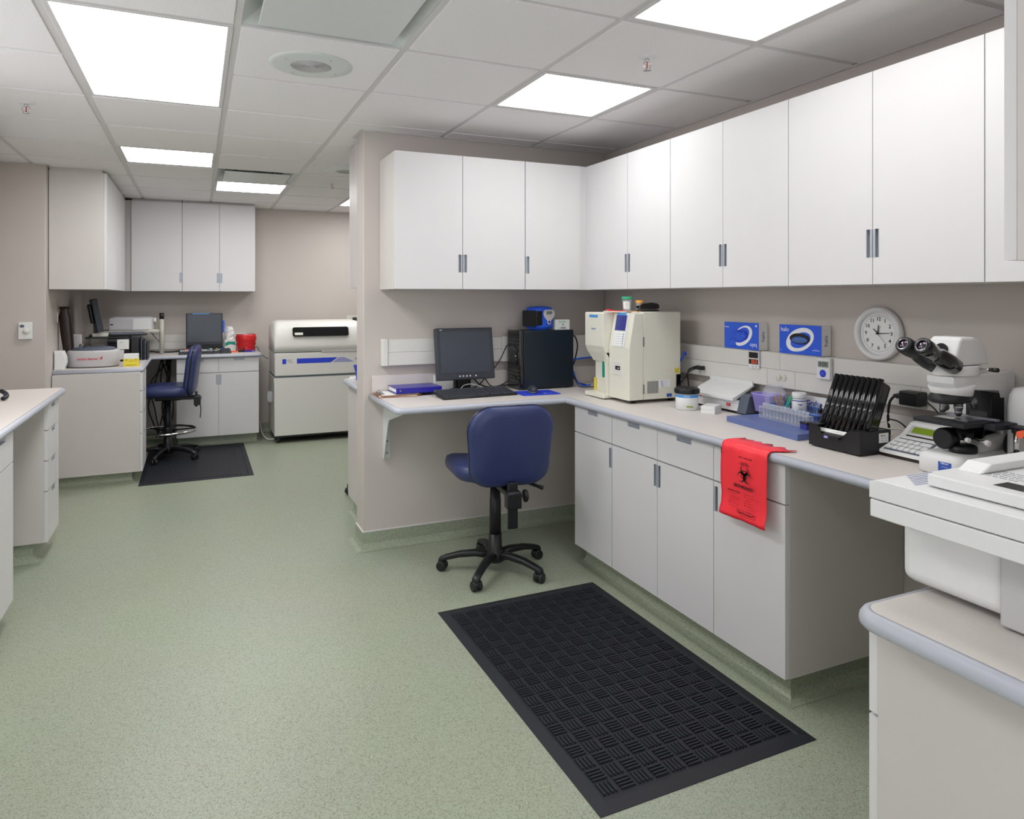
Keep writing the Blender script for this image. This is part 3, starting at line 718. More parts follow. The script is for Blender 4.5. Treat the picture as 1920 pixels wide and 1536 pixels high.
# ================================================================ right run: analyser and what stands on it
t = thing('blood_analyzer', 'cream bench-top blood analyser with slanted blue display at the counter corner', 'analyser', (2.06, 3.10, ZC), 0)
# local: x to the right wall, y to the far corner, front looks to -X
Dy = .43
def bx(name, m, *a, **k): return MB().box(*a, **k).done(name, m, t)
bx('rear_case', 'cream', .09, .33, .004, Dy-.02, .018, .482, bev=.004)
# front casting: two columns, head overhanging the probe bay
prof = [(.002, .02), (.002, .285), (.035, .34), (.035, .47), (.045, .478), (.089, .478), (.089, .02)]
Fp = Matrix(((1, 0, 0, 0), (0, 0, 1, 0), (0, 1, 0, 0), (0, 0, 0, 1)))
MB().prism([(.0, .018), (.0, .29), (.033, .475), (.089, .475), (.089, .018)], .003, .20, Fp, bev=.004).done('control_column', 'cream', t)
MB().prism([(-.02, .255), (-.035, .29), (-.035, .47), (-.03, .476), (.089, .476), (.089, .20), (.02, .20)], .203, .40, Fp, bev=.004).done('sampling_head', 'cream', t)
MB().prism([(.035, .018), (.035, .21), (.089, .21), (.089, .018)], .203, .40, Fp).done('bay_wall', 'cream', t)
MB().prism([(-.03, .006), (-.03, .026), (.05, .03), (.05, .006)], .203, .41, Fp, bev=.003).done('drip_tray', 'cream', t)
MB().prism([(.0, .02), (-.005, .20), (-.02, .26), (.06, .26), (.06, .02)], .203, .232, Fp, bev=.004).done('bay_post', 'cream', t)
MB().box(.028, .036, .30, .318, .11, .235, bev=.002).done('sample_probe', 'teal', t)
MB().box(.025, .033, .385, .40, .03, .10).done('probe_label', 'yellow', t)
sl = math.atan2(.033, .185); Fr = frame((.0165+.0, .10, .3825), (0, -1, 0), (math.sin(sl), 0, math.cos(sl)))
def onpanel(name, m, w, h, cx, cy, th=.001, lift=.0, bev=0):
    b = MB(); b.box(cx-w/2, cx+w/2, cy-h/2, cy+h/2, lift, lift+th, M4=Fr, bev=bev); return b.done(name, m, t)
onpanel('panel_surround', 'offwhite', .13, .175, -.01, -.0, .003, -.0005)
onpanel('panel_keypad', 'paper', .105, .082, -.012, -.048, .001, .0026)
onpanel('display', 'bluelcd', .100, .082, -.012, .040, .0012, .0026)
onpanel('display_bezel', 'grey', .106, .088, -.012, .040, .0008, .0022)
for i in range(6):
    b = MB().box(.026, .032, -.020-i*.0125-.004, -.020-i*.0125+.004, .0035, .0048, M4=Fr); b.done('key', ['inkblue']*4+['green']+['lilac'], t) if False else b.done('key', (['inkblue']*4+['green', 'lilac'])[i], t)
tx = lambda s, cx, cy, sz, m, w=None: text('print_line', s, (cx, cy, .0037), ((1, 0, 0), (0, 1, 0)), sz, m, t, width=w, M4=Fr)
for i in range(6): tx('--- -- ----- ---', -.022, -.020-i*.0125, .006, 'inkgrey', .07)
onpanel('name_plate', 'cyan', .085, .014, -.015, .088, .001, .003)
MB().box(-.0358, -.035, .26, .35, .447, .462).done('name_plate', 'cyan', t)
text('maker_mark', 'Sysmex', (-.0356, .305, .385), NX, .016, 'inkblue', t)
text('small_print', '- ---- -', (-.0356, .305, .370), NX, .009, 'inkgrey', t)
MB().box(-.003, .001, .075, .155, .145, .215, bev=.001).done('slot_frame', 'offwhite', t)
MB().box(-.0045, -.003, .085, .130, .172, .192).done('card_slot', 'black', t)
MB().box(-.0055, -.0045, .092, .11, .178, .184).done('slot_button', 'grey', t)
# side panel facing the camera
b = MB()
for i in range(11): b.box(.115+i*.0065, .118+i*.0065, .0026, .005, .05, .115)
b.done('side_vent', 'inkgrey', t)
for z in (.05, .30): MB().box(.086, .093, -.001, .006, z, z+.05, bev=.001).done('hinge', 'steel', t)
plate(rrect(.075, .04, .001), (.225, .0038, .10), NY, 'paper', 'rating_label', t)
for i in range(5): text('small_print', 'Model -- - ----- --- -'[:20-i], (.22, .0030, .113-i*.007), NY, .006, 'inkblue', t)
plate(rrect(.03, .026, .001), (.305, .0038, .165), NY, 'yellow', 'warning_label', t)
text('small_print', '! ---\n-----', (.305, .0029, .165), NY, .009, 'ink', t)
text('small_print', '\u2014\u2014\u2014', (.25, .0036, .168), NY, .008, 'orangered', t)
plate(rrect(.032, .018, .002), (.255, .0038, .035), NY, 'inkblue', 'badge', t)
text('small_print', '----\n----', (.255, .003, .035), NY, .007, 'inkwhite', t)
MB().box(.300, .328, -.001, .0045, .045, .145, bev=.002).done('power_inlet', 'gloss', t)
MB().box(.306, .320, -.016, -.001, .04, .09, bev=.003).done('power_plug', 'black', t)
for sx in (.05, .29):
    for sy in (.04, .37): MB().lathe([(.014, 0), (.014, .019)], 12, T(sx, sy, 0)).done('foot', 'black', t)
ZA = ZC+.4835
def cup(label, loc, r, h, lid, cont, lab=True):
    t = thing('specimen_cup', label, 'cup', loc, 0, 'specimen cups on the analyser')
    MB().lathe([(.0001, .0), (r*.78, 0), (r*.8, .002), (r, h), (r*.96, h), (r*.76, .004), (.0001, .003)], 24, cap=False).done('cup', 'film', t)
    MB().lathe([(r*1.08, h-.004), (r*1.1, h-.002), (r*1.1, h+.008), (r*1.05, h+.01)], 24).done('lid', lid, t)
    if cont: MB().lathe([(r*.74, .005), (r*.86, h*.6)], 20).done('contents', 'brown', t)
    if lab:
        b = MB(); v = []; f = []
        for i in range(9):
            a = math.radians(185+i*11)
            for z in (.012, h-.016): k = r*(.8+.2*z/h)+.0008; v.append((k*math.cos(a), k*math.sin(a), z))
        b._add(v, [(2*i, 2*i+2, 2*i+3, 2*i+1) for i in range(8)], None, True); b.done('paper_label', 'paper', t)
        text('handwriting', '~~ ~\n ~~ ~\n ~~', (-r*.62, -r*.72, h*.5), ((.76, -.65, 0), (0, 0, 1)), .008, 'ink', t)
    return t
cup('clear specimen cup with green lid and white label on the analyser', (2.13, 3.23, ZA+.001), .026, .068, 'green', False)
cup('small dark specimen jar with orange lid on the analyser', (2.19, 3.20, ZA+.001), .019, .048, 'orange', True, False)
t = thing('tongue_stick', 'orange wooden stick lying under the orange-lidded jar', 'stick', (2.13, 3.15, ZA+.0005), 8)
MB().prism(rrect(.08, .012, .005), 0, .002).done('stick', 'orange', t)
t = thing('tape_strip', 'folded red plastic tag behind the green-lidded cup', 'tag', (2.10, 3.27, ZA+.0005), 20)
MB().prism(rrect(.06, .10, .01), 0, .003).prism(rrect(.02, .03, .005, cx=-.03, cy=.04), .003, .01).done('tag_body', 'red', t)
t = thing('stapler', 'black stapler lying on top of the analyser', 'stapler', (2.245, 3.20, ZA+.0005), 12)
MB().prism(rrect(.15, .036, .008), 0, .007).done('base', 'black', t)
Fs = Matrix(((1, 0, 0, 0), (0, 0, 1, 0), (0, 1, 0, 0), (0, 0, 0, 1)))
MB().prism([(-.075, .018), (-.06, .012), (.07, .012), (.078, .02), (.076, .034), (.06, .043), (.02, .047), (-.04, .042), (-.075, .030)], -.016, .016, Fs, bev=.005).done('arm', 'gloss', t)
MB().box(-.07, .06, -.009, .009, .008, .014).done('magazine', 'steel', t)
# jar with dark screw cap, foam block, rocker
t = thing('reagent_jar', 'white jar with blue band and black screw cap beside the analyser', 'jar', (2.243, 2.862, ZC), 0)
MB().lathe([(.052, 0), (.056, .003), (.056, .078), (.05, .084)], 32).done('jar', 'white', t)
MB().lathe([(.0563, .062), (.0563, .076)], 32, cap=False).done('blue_band', 'cyan', t)
MB().lathe([(.060, .080), (.061, .083), (.061, .103), (.055, .108)], 48).done('screw_cap', 'black', t)
b = MB()
for i in range(36): b.box(.0605, .0625, -.0015, .0015, .084, .102, M4=RZ(i*10))
b.done('cap_ribs', 'black', t)
text('lettering', 'StatSpin', (-.0345, -.0447, .069), ((.79, -.61, 0), (0, 0, 1)), .010, 'inkwhite', t)
b = MB().box(-.012, .02, 0, .001, .016, .022, M4=RZ(-38) @ T(.01, -.0575, 0)); b.done('yellow_mark', 'lcd', t)
t = thing('foam_rack', 'small white foam block with round holes in front of the jar', 'rack', (2.285, 2.73, ZC), 32)
b = MB().box(-.052, .052, -.034, .034, 0, .018, bev=.001).box(-.052, .052, -.034, .034, .0185, .036, bev=.001); b.done('block', 'white', t)
b = MB()
for i in range(3):
    for j in range(2): b.lathe([(.011, .0362), (.010, .0362), (.009, .02), (.0001, .02)], 14, T(-.033+i*.033, -.014+j*.028, 0), cap=False)
b.done('hole', 'grey', t)
t = thing('tube_rocker', 'grey and white bench rocker with tilted white tray against the right wall', 'rocker', (2.40, 2.60, ZC), 0)
Fq = Matrix(((1, 0, 0, 0), (0, 0, 1, 0), (0, 1, 0, 0), (0, 0, 0, 1)))
for y0, y1 in ((-.01, .05), (.36, .40)):
    MB().prism([(-.03, .006), (-.005, .085), (.02, .094), (.065, .094), (.085, .075), (.092, .006)], y0, y1, Fq, bev=.004).done('end_cheek', 'dgrey', t)
MB().box(-.028, .092, .0, .40, .0, .006).done('foot_plate', 'black', t)
MB().prism([(-.022, .010), (-.015, .062), (.085, .068), (.085, .010)], .051, .359, Fq, bev=.003).done('body', 'white', t)
MB().prism([(-.05, .062), (-.052, .074), (-.046, .076), (.075, .128), (.07, .150), (.073, .151), (.085, .126), (-.04, .060)], .052, .365, Fq).done('tray', 'white', t)
plate(rrect(.026, .014, .002), (-.0212, .115, .035), NX, 'inkredl', 'rocker_switch', t, .003)
text('lettering', 'ON OFF', (-.0245, .115, .035), NX, .006, 'inkwhite', t)
plate(rrect(.016, .005, .001), (-.0182, .33, .052), NX, 'inkredl', 'red_mark', t, .002)
# slab, tube rack, basket and company
t = thing('writing_slab', 'slate blue flat board lying on the worktop under the tube rack', 'board', (2.32, 2.28, ZC), 0)
MB().prism([(-.185, -.233), (.13, -.24), (.17, .20), (-.135, .225)], 0, .024, bev=.001).done('board', 'slab', t)
ZSb = ZC+.0245
t = thing('tube_rack', 'clear plastic rack of empty test tubes on the blue board', 'tube rack', (2.300, 2.275, ZSb), -6)
for i in range(13):
    y = -.135+i*.0225
    MB().lathe([(.0001, .002), (.006, .003), (.0075, .008), (.0075, .062), (.0085, .062), (.0085, .064), (.0065, .064), (.0065, .008), (.0001, .006)], 10, T(0, y, 0), cap=False).done('test_tube', 'clear', t)
MB().box(-.016, .016, -.15, .148, .045, .048).box(-.016, .016, -.15, .148, .0, .004).box(-.016, .016, -.153, -.15, 0, .05).box(-.016, .016, .148, .151, 0, .05).done('rack_frame', 'film', t)
t = thing('plastic_tub', 'lilac plastic tub holding a crumpled clear bag', 'tub', (2.438, 2.51, ZC+.026), 0)
b = MB()
ro = lambda k, z, d=0: [(p[0]*k, p[1]*k, z) for p in rrect(.10-d, .13-d, .018, 4)]
b.loft([ro(.80, 0), ro(1.0, .078), ro(1.08, .080), ro(1.08, .084), ro(.99, .084), ro(.97, .079), ro(.78, .003)]).done('tub', 'lilac', t)
def crumple(label, loc, w, d, h, m, seed, cat='bag', name='plastic_bag'):
    rd = random.Random(seed); rings = []; n = 14
    for j in range(9):
        z = h*j/8; k = .35+.65*math.sin(math.pi*(.12+.72*(1-j/8)))
        rings.append([(w*k*math.cos(2*math.pi*i/n)*rd.uniform(.72, 1.12), d*k*math.sin(2*math.pi*i/n)*rd.uniform(.72, 1.12), z+rd.uniform(-.006, .006)) for i in range(n)])
    o = MB().loft(rings, smooth=False).done(name, m); o.location = loc
    return tag(o, label, cat)
crumple('crumpled clear plastic bag spilling out of the lilac tub', (2.435, 2.475, ZC+.045), .05, .07, .105, 'film', 5)
t = thing('wire_basket', 'blue open-weave plastic basket behind the tube rack', 'basket', (2.40, 2.265, ZC+.026), -6)
b = MB(); sx, sy = .065, .155; zt = .042
b.loft([[(p[0], p[1], z) for p in rrect(2*(sx+e), 2*(sy+e), .02, 4)] for e, z in ((0, zt), (.006, zt), (.006, zt+.012), (0, zt+.012))]+[[(p[0], p[1], zt) for p in rrect(2*sx, 2*sy, .02, 4)]], cap=False).done('rim', 'basket', t)
b = MB().box(-sx*.9, sx*.9, -sy*.94, sy*.94, 0, .003); b.done('bottom', 'basket', t)
b = MB()
for i in range(23):
    y = -sy+.008+i*(2*sy-.016)/22
    for s in (-1, 1): b.box(s*(sx-.004)-.0015, s*(sx-.004)+.0015, y-.002, y+.002, .002, zt)
for i in range(10):
    x = -sx+.01+i*(2*sx-.02)/9
    for s in (-1, 1): b.box(x-.002, x+.002, s*(sy-.004)-.0015, s*(sy-.004)+.0015, .002, zt)
b.box(-sx+.002, -sx+.005, -sy, sy, .020, .024); b.done('slats', 'basket', t)
t = thing('pill_bottle', 'white bottle with purple-printed label standing in the blue basket', 'bottle', (2.425, 2.315, ZC+.030), 0)
MB().lathe([(.028, 0), (.031, .003), (.031, .078), (.026, .085)], 28).done('bottle', 'white', t)
MB().lathe([(.030, .085), (.031, .087), (.031, .106), (.028, .110)], 28).done('cap', 'white', t)
b = MB().lathe([(.0314, .074), (.0314, .078)], 28, cap=False); b.lathe([(.0314, .012), (.0314, .014)], 28, cap=False); b.done('purple_band', 'navy', t)
Lq = ((.79, -.61, 0), (0, 0, 1))
plate([(-.012, .008), (0, .002), (.012, .008), (0, -.003)], (-.0195, -.0248, .058), Lq, 'navy', 'emblem', t, .0008)
text('lettering', '+ ---\n[]|[]\n-^-', (-.0195, -.0250, .036), Lq, .010, 'inkgrey', t)
t = thing('pen_cup', 'small clear cup with brown sticks and a green pen in the basket', 'cup', (2.385, 2.37, ZC+.030), 0)
MB().lathe([(.0001, 0), (.024, 0), (.03, .045), (.0285, .045), (.023, .002), (.0001, .002)], 20, cap=False).done('cup', 'film', t)
for i, (dx, dy, m, L_) in enumerate(((-.01, .015, 'wood', .085), (.0, .008, 'wood', .095), (.008, -.012, 'teal', .09), (.006, -.02, 'green', .095))):
    MB().cyl((dx*.3, dy*.3, .004), (dx*1.6, dy*2, L_), .0035, seg=8).done('stick' if i < 2 else 'pen', m, t)
t = thing('dropper_bottle', 'small amber dropper bottle in the blue basket', 'bottle', (2.415, 2.19, ZC+.030), 0)
MB().lathe([(.013, 0), (.014, .002), (.014, .03), (.006, .038), (.006, .042)], 18).done('bottle', 'amber', t)
MB().lathe([(.009, .042), (.009, .056), (.005, .062), (.004, .075)], 16).done('cap', 'gloss', t)
t = thing('supply_box', 'white carton lettered in blue behind the black slide drainer', 'box', (2.497, 2.262, ZC), 0)
MB().box(-.02, .0, -.075, .07, 0, .122, bev=.001).done('carton', 'paper', t)
text('lettering', 'Grafco', (-.0202, .018, .092), NX, .026, 'inkblue', t, bold=.0006, width=.088)
text('small_print', '- - - - -', (-.0202, .014, .070), NX, .010, 'inkgrey', t)
t = thing('slide_box', 'tiny dark navy box at the right end of the tube rack', 'box', (2.262, 2.118, ZSb), -8)
MB().box(-.02, .02, -.02, .02, 0, .022, bev=.001).done('box', 'bluelcd', t)
MB().box(-.021, .021, -.021, .021, .022, .030, bev=.001).done('lid', 'gloss', t)
# black slide drainer stand
t = thing('tube_organizer', 'black tilted rack of nine grooved channels in a black tray', 'rack', (2.118, 1.75, ZC), 0)
w, d, hh = .155, .225, .085
Fo = Matrix(((0, 0, 1, 0), (1, 0, 0, 0), (0, 1, 0, 0), (0, 0, 0, 1)))
MB().prism([(0, .005), (d, .005), (d, hh), (.185, hh), (.165, hh-.032), (.08, hh-.032), (.045, hh), (0, hh)], 0, .004, Fo).done('front_wall', 'black', t)
MB().box(w-.004, w, 0, d, .005, hh).done('back_wall', 'black', t)
MB().box(.004, w-.004, 0, .004, .005, hh).done('side_wall', 'black', t)
MB().box(.004, w-.004, d-.004, d, .005, hh).done('side_wall', 'black', t)
MB().box(.004, w-.004, .004, d-.004, .005, .012).done('bottom', 'black', t)
MB().box(.005, .14, .006, .045, hh-.006, hh).box(.005, .14, .186, d-.005, hh-.006, hh).done('ledge', 'black', t)
MB().prism([(0, hh-.032), (.055, hh-.022), (.055, hh-.026), (0, hh-.040)], .08, .165, Matrix(((1, 0, 0, -.012), (0, 0, 1, 0), (0, 1, 0, 0), (0, 0, 0, 1)))).done('lip', 'black', t)
plate(rrect(.018, .009, .004), (-.0125, .135, .048), NX, 'lilac', 'badge', t, .001)
A = T(.035, .112, .052) @ RY(24)
for i in range(9):
    y = -.094+i*.0235
    MB().prism(arc(0, 0, .0122, 90, 270, 8), 0, .232, A @ T(.002, y, 0), smooth=True).done('channel', 'gloss', t)
MB().box(.002, .040, -.106, .107, .0, .224, bev=.004, M4=A).done('channel_back', 'gloss', t)
MB().prism(arc(.0, 0, .02, -90, 90, 8), 0, .218, A @ T(.039, -.080, 0) @ Matrix.Diagonal((1, 1.3, 1, 1)), smooth=True).done('end_round', 'gloss', t)
b = MB().box(-.016, -.012, -.108, .108, .0, .014, M4=A); b.done('label_strip', 'paper', t)
text('small_print', '--- ---- | - | - | - | -', (-.0163, 0, .007), NX, .007, 'ink', t, M4=A)
plate(rrect(.048, .034, .001), (.118, -.0008, .058), NY, 'paper', 'side_label', t)
text('lettering', 'ARCO  --\n------  ----\n--- -   - -', (.118, -.0016, .058), NY, .008, 'ink', t)
# cell counter keypad
t = thing('cell_counter', 'white cell counter with green display and two rows of keys', 'counter', (2.212, 1.585, ZC), 0)
Fk = Matrix(((1, 0, 0, 0), (0, 0, 1, 0), (0, 1, 0, 0), (0, 0, 0, 1)))
MB().prism([(0, .012), (.002, .022), (.115, .062), (.165, .105), (.225, .112), (.225, .012)], 0, .165, Fk, bev=.003).done('case', 'white', t)
MB().box(.006, .22, .005, .16, 0, .012).done('base_plate', 'brown', t)
a1 = math.atan2(.04, .113); K = frame((.002, .165, .0222), (0, -1, 0), (math.cos(a1), 0, math.sin(a1)))
MB().box(.012, .153, .006, .098, 0, .0012, M4=K).done('key_panel', 'dgrey', t)
for r_ in range(3):
    ks = [1]*6 if r_ < 2 else [1.7, 1, 1, 1.7]; x = .016; sc = .134/sum(ks)
    for q in ks: MB().box(x+.0015, x+q*sc-.0015, .012+r_*.026, .012+r_*.026+.020, .001, .007, bev=.0015, M4=K).done('key', 'white', t); x += q*sc
a2 = math.atan2(.043, .05); K2 = frame((.115, .165, .0622), (0, -1, 0), (math.cos(a2), 0, math.sin(a2)))
MB().box(.018, .15, .014, .050, 0, .001, M4=K2).done('display_surround', 'grey', t)
MB().box(.03, .145, .018, .045, .0008, .002, M4=K2).done('display', 'lcd', t)
MB().box(.02, .153, .0, .006, .0, .001, M4=K2).done('stripe', 'brown', t)
# microscope
t = thing('microscope', 'white binocular microscope with black eyepieces and stage', 'microscope', (2.28, 1.475, ZC), 0)
P = lambda *a, **k: MB().box(*a, **k)
bs = MB(); bs.loft([[(p[0]*k+.015, p[1]*k2, z) for p in rrect(.335, .15, .03, 5)] for k, k2, z in ((.96, .96, .0), (1, 1, .006), (1, 1, .045), (.98, .95, .058), (.93, .8, .066))]); bs.done('base', 'white', t)
bs = MB(); bs.loft([[(x, y*w_, z) for y, z in ((-.05, .05), (.05, .05), (.05, zt2-.01), (.035, zt2), (-.035, zt2), (-.05, zt2-.01))] for x, w_, zt2 in ((-.02, .8, .08), (.04, .9, .115), (.16, 1, .125))]); bs.done('lamp_tunnel', 'white', t)
Fm = Matrix(((1, 0, 0, 0), (0, 0, 1, 0), (0, 1, 0, 0), (0, 0, 0, 1)))
MB().prism([(.10, .06), (.11, .20), (.085, .265), (-.12, .27), (-.14, .290), (-.14, .311), (.15, .322), (.170, .315), (.173, .06)], -.045, .045, Fm, bev=.006).done('arm', 'white', t)
MB().prism([(.0, .055), (.06, .2), (.1, .22), (.1, .055)], -.03, .03, Fm, bev=.004).done('focus_block', 'gloss', t)
MB().box(.04, .108, -.047, -.033, .14, .235, bev=.002).done('rear_shield', 'black', t)
MB().box(.055, .11, -.044, .044, .15, .25).done('stage_guide', 'black', t)
b = MB().lathe([(.058, .232), (.062, .237), (.062, .246), (.054, .258), (.05, .265)], 32, T(-.065, 0, 0) @ RY(-6)); b.done('nosepiece_ring', 'black', t)
MB().lathe([(.052, .247), (.058, .25), (.062, .268), (.066, .282)], 32, T(-.06, 0, .0) @ RY(-5)).done('nosepiece', 'white', t)
for k, (dx, dy, tilt, L_) in enumerate(((-.03, 0, 0, .062), (-.062, .02, 20, .052), (-.05, .04, 18, .048), (-.01, -.03, -14, .036))):
    Mo = T(dx-.02, dy, .240) @ (RY(tilt) if k != 2 else RX(-tilt))
    MB().lathe([(.013, 0), (.0135, -.01), (.0135, -L_*.6), (.011, -L_*.66), (.011, -L_*.85), (.006, -L_)], 18, Mo).done('objective', 'steel', t)
    if k == 0: MB().lathe([(.0137, -.03), (.0137, -.034)], 18, Mo, cap=False).lathe([(.0112, -L_*.75), (.0112, -L_*.8)], 18, Mo, cap=False).done('objective_band', 'inkwhite', t)
MB().box(-.15, .04, -.085, .085, .158, .172, bev=.003).box(-.06, .06, -.12, -.085, .150, .168, bev=.003).box(-.0, .055, -.21, -.12, .158, .163).done('stage', 'rubber', t)
MB().box(-.10, -.01, -.06, .05, .1725, .1745).box(-.02, -.005, -.10, .06, .1725, .181, bev=.001).done('slide_holder', 'steel', t)
MB().box(-.11, -.08, -.02, .035, .1748, .1768).done('slide_clip', 'chrome', t)
b = MB().lathe([(.03, .105), (.034, .11), (.034, .13), (.028, .135), (.022, .157)], 24, T(-.035, 0, 0)); b.done('condenser', 'black', t)
b = MB().cyl((-.06, -.02, .12), (-.095, -.06, .115), .006, seg=10).cyl((-.03, -.03, .112), (-.05, -.085, .108), .003, seg=8); b.done('condenser_screw', 'chrome', t)
MB().lathe([(.009, 0), (.009, .012)], 12, T(-.052, -.098, .108) @ RX(-80)).lathe([(.008, 0), (.008, .01)], 12, T(-.095, -.065, .115) @ RX(-80)).done('thumb_screw', 'white', t)
MB().lathe([(.038, .066), (.040, .072), (.040, .084), (.034, .09), (.02, .092)], 28, T(-.05, -.015, 0)).done('field_lens', 'black', t)
MB().lathe([(.030, .0), (.034, .004), (.034, .04), (.03, .045)], 20, T(-.10, .02, .107) @ RY(90)).done('filter_knob', 'black', t)
for r_, y0, y1, m in ((.042, -.060, -.088, 'rubber'), (.028, -.088, -.125, 'black')):
    MB().cyl((.12, y0, .085), (.12, y1, .085), r_, seg=28).done('focus_knob', m, t)
b = MB().cyl((.02, -.135, .15), (.02, -.135, .075), .0085, seg=12); b.done('stage_drive_rod', 'chrome', t)
b = MB().cyl((.02, -.135, .16), (.02, -.135, .142), .013, seg=12).cyl((.02, -.135, .078), (.02, -.135, .035), .018, seg=16); b.done('stage_drive_knob', 'black', t)
MB().lathe([(.075, .3125), (.077, .316), (.077, .341), (.075, .344)], 32, T(-.06, 0, 0) @ Matrix.Diagonal((1.15, .72, 1, 1))).done('tube_mount', 'white', t)
MB().prism([(-.150, .345), (-.118, .425), (-.105, .434), (-.045, .434), (-.03, .43), (-.018, .41), (.012, .392), (.026, .36), (.028, .345)], -.05, .05, Fm, bev=.008).done('head', 'white', t)
b = MB().cyl((-.02, -.045, .332), (-.03, -.092, .334), .0035, seg=8); b.done('selector_rod', 'chrome', t)
MB().cyl((-.028, -.085, .334), (-.033, -.112, .335), .007, seg=12).done('selector_knob', 'gloss', t)
for s in (-1, 1):
    y = s*.031; Me = T(-.125, y, .347) @ RY(-65)
    MB().lathe([(.027, -.01), (.029, .03), (.026, .075), (.023, .085), (.023, .10), (.025, .103), (.0255, .118), (.027, .120), (.027, .15), (.025, .158), (.018, .160), (.017, .154)], 28, Me).done('eyepiece', 'gloss' if s < 0 else 'black', t)
    MB().lathe([(.017, .1535), (.010, .157), (.0001, .158)], 20, Me, cap=False).done('eye_lens', 'lens', t)
    MB().lathe([(.0182, .1604), (.0165, .1606)], 24, Me, cap=False).done('eyepiece_rim', 'chrome', t)
MB().prism([(-.11, .345), (-.105, .375), (-.19, .395), (-.215, .375), (-.18, .352)], -.03, .03, Fm, bev=.008).done('tube_bridge', 'black', t)
MB().cyl((-.125, -.0, .388), (-.14, 0, .395), .022, seg=24).done('hinge_cap', 'gloss', t)
plate(rrect(.042, .03, .001), (-.153, -.025, .03), NX, 'inkblue', 'maker_plate', t)
text('lettering', 'Nikon\n------\n-----', (-.1545, -.025, .031), NX, .010, 'inkwhite', t)
MB().lathe([(.045, 0), (.045, .03), (.03, .06), (.028, .062)], 24, T(.178, 0, .09) @ RY(90) @ Matrix.Diagonal((1, 1, .55, 1))).done('lamp_house', 'white', t)
# white bench instrument at the right edge behind the printer
t = thing('bench_instrument', 'white rounded bench instrument with orange knob at the right edge behind the printer', 'instrument', (2.405, 1.335, ZC), 0)
MB().loft([[(p[0]*k, p[1]*k, z) for p in rrect(.15, .135, .04, 6)] for k, z in ((.97, 0), (1, .01), (.99, .215), (.94, .25), (.80, .272), (.4, .279))]).done('body', 'white', t)
MB().loft([[(p[0]*k+.0, p[1]*k-.12, z) for p in rrect(.15, .10, .03, 5)] for k, z in ((.97, 0), (1, .01), (1, .185), (.94, .2), (.6, .205))]).done('side_pod', 'white', t)
b = MB()
for i in range(3): b.box(-.077, -.073, -.16+i*.025, -.153+i*.025, .02, .17, bev=.001)
b.done('ridge', 'white', t)
MB().cyl((-.073, -.03, .147), (-.12, -.03, .147), .009, seg=16).done('sleeve', 'white', t)
MB().cyl((-.12, -.03, .147), (-.15, -.03, .147), .011, seg=16).done('knob', 'orangered', t)
